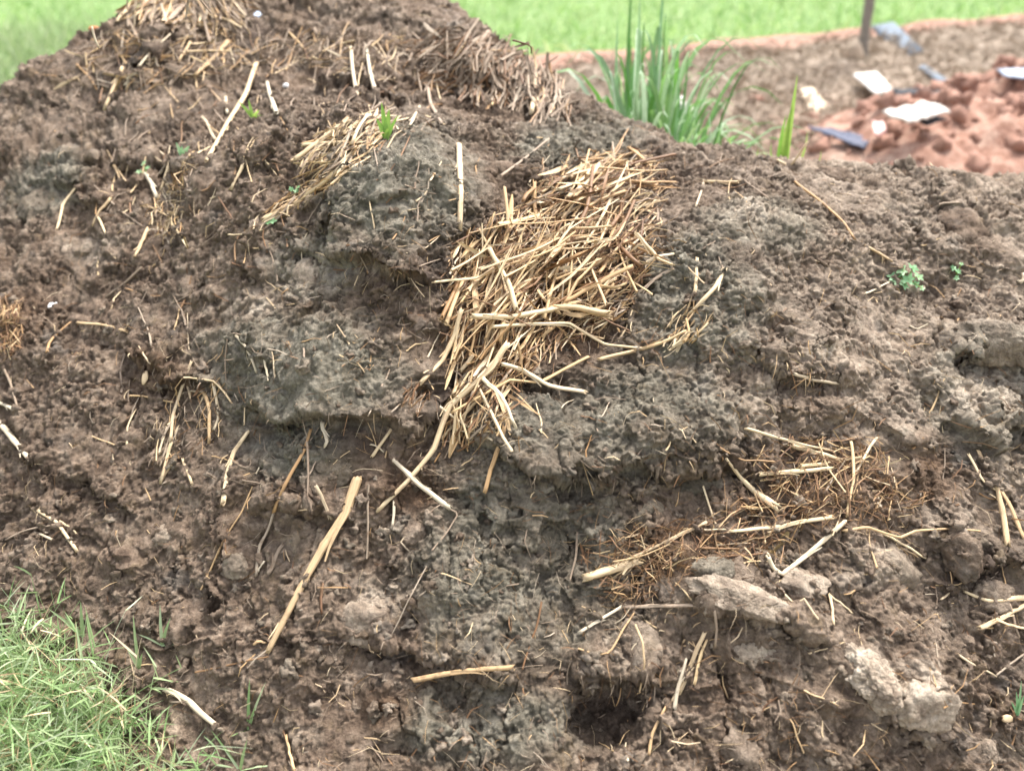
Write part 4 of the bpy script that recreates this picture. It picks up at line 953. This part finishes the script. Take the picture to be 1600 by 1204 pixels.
# dry grass on the bank face
db = MB()
for i in range(15000):
    s_ = random.uniform(-2.2, 9); t_ = random.uniform(.2, 3.0); x = 1.5+s_*.832+t_*.555; y = 9.5+s_*.555-t_*.832
    if math.exp(-(((x-3.9)/1.4)**2+((y-6.7)/1.1)**2)) > .3: continue
    if random.random() < .35 and x > 3: continue
    P_ = blade_pts((x, y, gz(x, y)), (random.gauss(0, .9), random.gauss(-.6, .8), .8), random.uniform(.06, .2), random.uniform(.5, 2), 4)
    v, f, uv = ribbon(P_, random.uniform(.003, .008), rng.normal(size=3), .3); db.add(v, f, uv, random.random())
o = link('dry_bank_grass', db.mesh('dry_bank_grass', straw_material('bank_straw', [(.20, .155, .11), (.32, .26, .19), (.26, .20, .145), (.42, .35, .27)], .8))); tag(o, 'dry brown grass covering the face of the earth bank', 'dry grass', kind='stuff')
# lumps of red soil on the mound
v0, f0 = IC[2]; Vs, Fs, nb = [], [], 0
for i in range(620):
    x = random.gauss(4.3, 1.1); y = random.gauss(6.6, .8)
    if x < 2.2: continue
    r = .02+.06*random.random()**2; v = v0*(1+1.0*perlin(v0, .9, i*1.7))[:, None]*r+np.array([x, y, gz(x, y)], np.float32); Vs.append(v); Fs.append(f0+nb); nb += len(v)
RS = plain('red_soil', (.29, .16, .115), .95, .6, 12)
o = link('red_soil_lumps', mesh_np('red_soil_lumps', np.concatenate(Vs), np.concatenate(Fs), RS)); tag(o, 'loose lumps of red soil on the mound behind the heap, right', 'soil lumps', kind='stuff')
# flat things lying about
def sheet(name, quad, mat, label, cat, th=.01, crump=.02, lift=.03, n_=14, seed=0, stiff=False, tilt=.2):
    crump *= .5; cx_ = sum(q_[0] for q_ in quad)/4; cy_ = sum(q_[1] for q_ in quad)/4; h, _n = ghit(cx_, cy_); pn = Vector((0, -tilt, 1)).normalized(); pc = h+Vector((0, -.02, lift+.05)); C4 = []
    for (a, b) in quad:
        d = ray(a, b); C4.append(np.array(CAM+d*((pc-CAM).dot(pn)/d.dot(pn))))
    C4 = np.array(C4)
    U, W_ = np.meshgrid(np.linspace(0, 1, n_), np.linspace(0, 1, n_), indexing='ij'); U = U[..., None]; W_ = W_[..., None]
    G = C4[0]*(1-U)*(1-W_)+C4[1]*U*(1-W_)+C4[2]*U*W_+C4[3]*(1-U)*W_
    Pn = G.reshape(-1, 3).astype(np.float32); nn_ = np.cross(C4[1]-C4[0], C4[3]-C4[0]); nn_ /= np.linalg.norm(nn_)+1e-9
    if nn_[2] < 0: nn_ = -nn_
    dz = (np.abs(perlin(Pn, .16, seed+1.))+.5*perlin(Pn, .07, seed+4.))*crump
    topv = Pn+nn_*dz[:, None]; bot = topv-nn_*th
    i_ = np.arange(n_*n_).reshape(n_, n_); f = np.stack([i_[:-1, :-1], i_[1:, :-1], i_[1:, 1:], i_[:-1, 1:]], -1).reshape(-1, 4); N2 = n_*n_
    ring = np.concatenate([i_[:-1, 0], i_[-1, :-1], i_[1:, -1][::-1], i_[0, 1:][::-1]]); r2 = np.roll(ring, -1)
    f = np.concatenate([f, f[:, ::-1]+N2, np.stack([ring, ring+N2, r2+N2, r2], -1)])
    o = link(name, mesh_np(name, np.concatenate([topv, bot])-C4[0], f, mat, smooth=crump > .005), None, C4[0]); return tag(o, label, cat)
PB = plain('grey_blue_board', (.085, .12, .16), .7, .3); PW = plain('white_sheet', (.60, .57, .52), .7, .5, 12); PT = plain('tan_card', (.62, .50, .36), .7, .2); PK = plain('black_plastic', (.015, .016, .022), .8, .3); PL = plain('blue_tarp', (.05, .062, .11), .7, .4)
sheet('grey_board', [(1363,40),(1396,34),(1442,78),(1412,88)], PB, 'grey blue board lying on the bank right of the post', 'board', .04, .004, .06, 4, stiff=True)
sheet('white_card', [(1333,116),(1370,112),(1397,142),(1368,147)], PW, 'square white card at the foot of the bank', 'card', .012, .01, .05, 8)
sheet('tan_card', [(1250,140),(1268,136),(1300,172),(1266,178)], PT, 'tan triangular piece of card below the post', 'card', .012, .02, .04, 8)
sheet('white_cloth', [(1378,178),(1440,160),(1486,172),(1420,192)], PW, 'crumpled white cloth on the red soil', 'cloth', .015, .10, .06, 20, 3)
sheet('black_sheet', [(1425,184),(1450,180),(1480,186),(1450,196)], PK, 'black plastic scrap under the edge of the white cloth', 'plastic', .01, .04, .02, 10, 5)
sheet('blue_tarp', [(1262,198),(1300,203),(1362,216),(1350,234)], PL, 'strip of dark blue tarp just behind the right crest', 'tarp', .012, .06, .05, 18, 7)
sheet('blue_sheet', [(1558,108),(1606,106),(1612,124),(1572,119)], plain('blue_sheet', (.25, .30, .38), .6, .3), 'pale blue sheet at the right edge beyond the red mound', 'sheet', .012, .02, .05, 8, 8)
sheet('black_strip', [(1395,140),(1470,138),(1472,146),(1400,149)], PK, 'black plastic strip right of the square white card', 'plastic', .01, .05, .03, 12, 9)
sheet('dark_plank', [(1434,104),(1444,102),(1482,126),(1472,131)], PB, 'narrow dark blue strip below the grey board', 'plastic', .02, .02, .04, 6, 2)
sheet('pink_scrap', [(1362,192),(1380,190),(1384,208),(1366,212)], plain('pink_plastic', (.72, .42, .38), .5, .3), 'pink plastic scrap left of the white cloth', 'scrap', .01, .08, .03, 10, 6)
# post
h, _ = ghit(1347, 92); mb = MB(); Q = resample([np.array(h)-[0, 0, .1], np.array(h)+[-.06, 0, 1.1], np.array(h)+[-.13, .02, 2.5]], 22); Q += rng.normal(size=Q.shape)*.006
dp = (h-CAM).dot(Vector((0, CP, -SP))); v, f, uv = tube(Q, np.linspace(1.15, .8, 22)*7.5*dp/F*(1+.05*rng.normal(size=22)), 10, .95, hollow=False); mb.add(v, f, uv, 0)
o = link('wooden_post', mb.mesh('wooden_post', plain('post_wood', (.22, .20, .17), .85, .6, 30), Q[0]), None, Q[0]); tag(o, 'thin grey wooden post standing on the earth bank', 'post')
cv, cf = IC[3]; o = link('pale_stone', mesh_np('pale_stone', cv*(1+.3*perlin(cv, .8, 2.))[:, None]*np.array([.10, .09, .13], np.float32), cf, plain('pale_stone', (.42, .33, .24), .9)), None, h+Vector((-.14, -.1, .06))); tag(o, 'pale brown stone at the foot of the wooden post', 'stone')
# tall reed grass behind the crest
base = at_y(1015, 262, 3.55); base.z = .35
root = empty('tall_grass', base, 'tall green grass clump behind the crest, leaves rising past the top of the photograph', 'grass clump'); o0 = np.array(base)
def reed(x0, y0, tx, ty, Y, wd, bend, mat=LT):
    a = at_y(x0, y0, Y); a.z = max(.3, a.z-.35); b_ = at_y(tx, ty, Y+random.uniform(-.25, .25)); mid = a.lerp(b_, .55)+Vector((bend, 0, abs(bend)*.6+.02)); t_ = np.linspace(0, 1, 9)[:, None]
    Q = (1-t_)**2*np.array(a)+2*t_*(1-t_)*np.array(mid)+t_**2*np.array(b_); v, f, uv = ribbon(Q, prof(9, wd), (1, random.gauss(0, .5), .1), .35); mb = MB(); mb.add(v, f, uv, random.random()); link('leaf', mb.mesh('leaf', mat, o0), root)
for (tx, ty, x0, wd, bd) in [(988,-60,975,.014,0),(1000,-20,985,.012,.02),(965,30,975,.012,-.02),(1040,-90,1010,.012,.02),(1035,-10,1015,.014,.02),(1052,60,1030,.012,.04),(985,60,978,.02,-.01),(970,90,972,.018,-.03),(992,85,985,.018,.01),(905,155,970,.008,-.12),(925,190,975,.008,-.10),(940,150,975,.010,-.08),(1075,80,1030,.010,.05),(1060,110,1035,.012,.04),(1110,190,1040,.010,.10),(1100,215,1050,.009,.10),(1125,205,1050,.008,.12),(1150,225,1060,.008,.12),(930,210,985,.010,-.08),(950,225,990,.010,-.05),(1018,60,1005,.012,0),(1008,110,1000,.014,-.01),(1028,140,1015,.012,.02)]:
    reed(x0, 262, tx, ty, 3.5+random.uniform(-.2, .3), wd, bd)
LW = leaf_material('reed_leaf_pale', [(.28, .42, .22), (.42, .54, .38), (.18, .34, .10), (.11, .27, .05), (.32, .47, .20)], .4)
for i in range(140):                                    # arching leaves in all directions
    x0 = random.gauss(1020, 32); sp_ = random.gauss(16, 66); ty = 245-215*random.random()**1.25; Y = 3.5+random.uniform(-.35, .4)
    a = at_y(x0, 262, Y); a.z = max(.3, a.z-.35); b_ = at_y(x0+sp_*1.25, ty+abs(sp_)*.35, Y+random.uniform(-.3, .2)); mid = at_y(x0+sp_*.55, ty-random.uniform(25, 90), Y); t_ = np.linspace(0, 1, 9)[:, None]
    Q = (1-t_)**2*np.array(a)+2*t_*(1-t_)*np.array(mid)+t_**2*np.array(b_); v, f, uv = ribbon(Q, prof(9, random.uniform(.004, .0135)), (1, random.gauss(0, .6), random.gauss(0, .4)), .3); mb = MB(); mb.add(v, f, uv, random.random())
    link('leaf', mb.mesh('leaf', random.choice([LW, LW, LT]), o0), root)
for i in range(70):                                     # low pale foliage trailing to the right
    x0 = random.uniform(985, 1120); sp_ = random.gauss(25, 40); ty = 235-65*random.random()**1.5; Y = 3.2+random.uniform(-.3, .5)
    a = at_y(x0, 270, Y); a.z = max(.3, a.z-.25); b_ = at_y(x0+sp_*1.4, ty+abs(sp_)*.3, Y+random.uniform(-.2, .2)); mid = at_y(x0+sp_*.6, ty-random.uniform(10, 35), Y); t_ = np.linspace(0, 1, 7)[:, None]
    Q = (1-t_)**2*np.array(a)+2*t_*(1-t_)*np.array(mid)+t_**2*np.array(b_); v, f, uv = ribbon(Q, prof(7, random.uniform(.004, .010)), (1, random.gauss(0, .6), random.gauss(0, .4)), .3); mb = MB(); mb.add(v, f, uv, random.random())
    link('leaf', mb.mesh('leaf', LW, o0), root)
# white plastic behind the tall grass
a = at_y(1055, 195, 4.6); v, f = IC[5]; v = v*(1+.5*np.abs(perlin(v, .6, 5.))+.15*perlin(v, .2, 7.))[:, None]*np.array([.09, .07, .14], np.float32)
o = link('white_bag', mesh_np('white_bag', v, f, PW), None, a); o.location.z -= .02; tag(o, 'crumpled white plastic bag half hidden behind the tall grass', 'plastic bag')
def sprig(name, label, blades, Y, zb):
    r0 = at_y(blades[0][0], blades[0][1], Y); r0.z = zb; rt = empty(name, r0, label, 'grass shoot', 'green shoots behind the right crest')
    for (x0, y0, tx, ty, wd, bd) in blades:
        a_ = at_y(x0, y0, Y); a_.z -= .12; b_ = at_y(tx, ty, Y); mid = a_.lerp(b_, .5)+Vector((bd, 0, .01)); t_ = np.linspace(0, 1, 7)[:, None]
        Q = (1-t_)**2*np.array(a_)+2*t_*(1-t_)*np.array(mid)+t_**2*np.array(b_); v, f, uv = ribbon(Q, prof(7, wd), (1, .2, .1), .3); mb = MB(); mb.add(v, f, uv, random.random()); link('leaf', mb.mesh('leaf', LS, np.array(r0)), rt)
sprig('grass_sprout', 'tall light green sprout standing behind the crest left of the blue tarp', [(1228,242,1246,118,.012,.0),(1230,242,1238,165,.016,-.015),(1226,242,1228,180,.011,-.02),(1235,242,1262,205,.006,.03),(1225,242,1205,222,.005,-.02),(1238,242,1283,235,.004,.06)], 2.75, .75)
sprig('grass_sprout', 'short light green blades on the crest between the tall grass and the sprout', [(1160,245,1140,215,.007,-.01),(1165,245,1170,225,.006,.0),(1150,245,1128,228,.006,-.02),(1170,246,1185,232,.005,.01),(1120,245,1105,228,.005,-.02)], 2.7, .8)
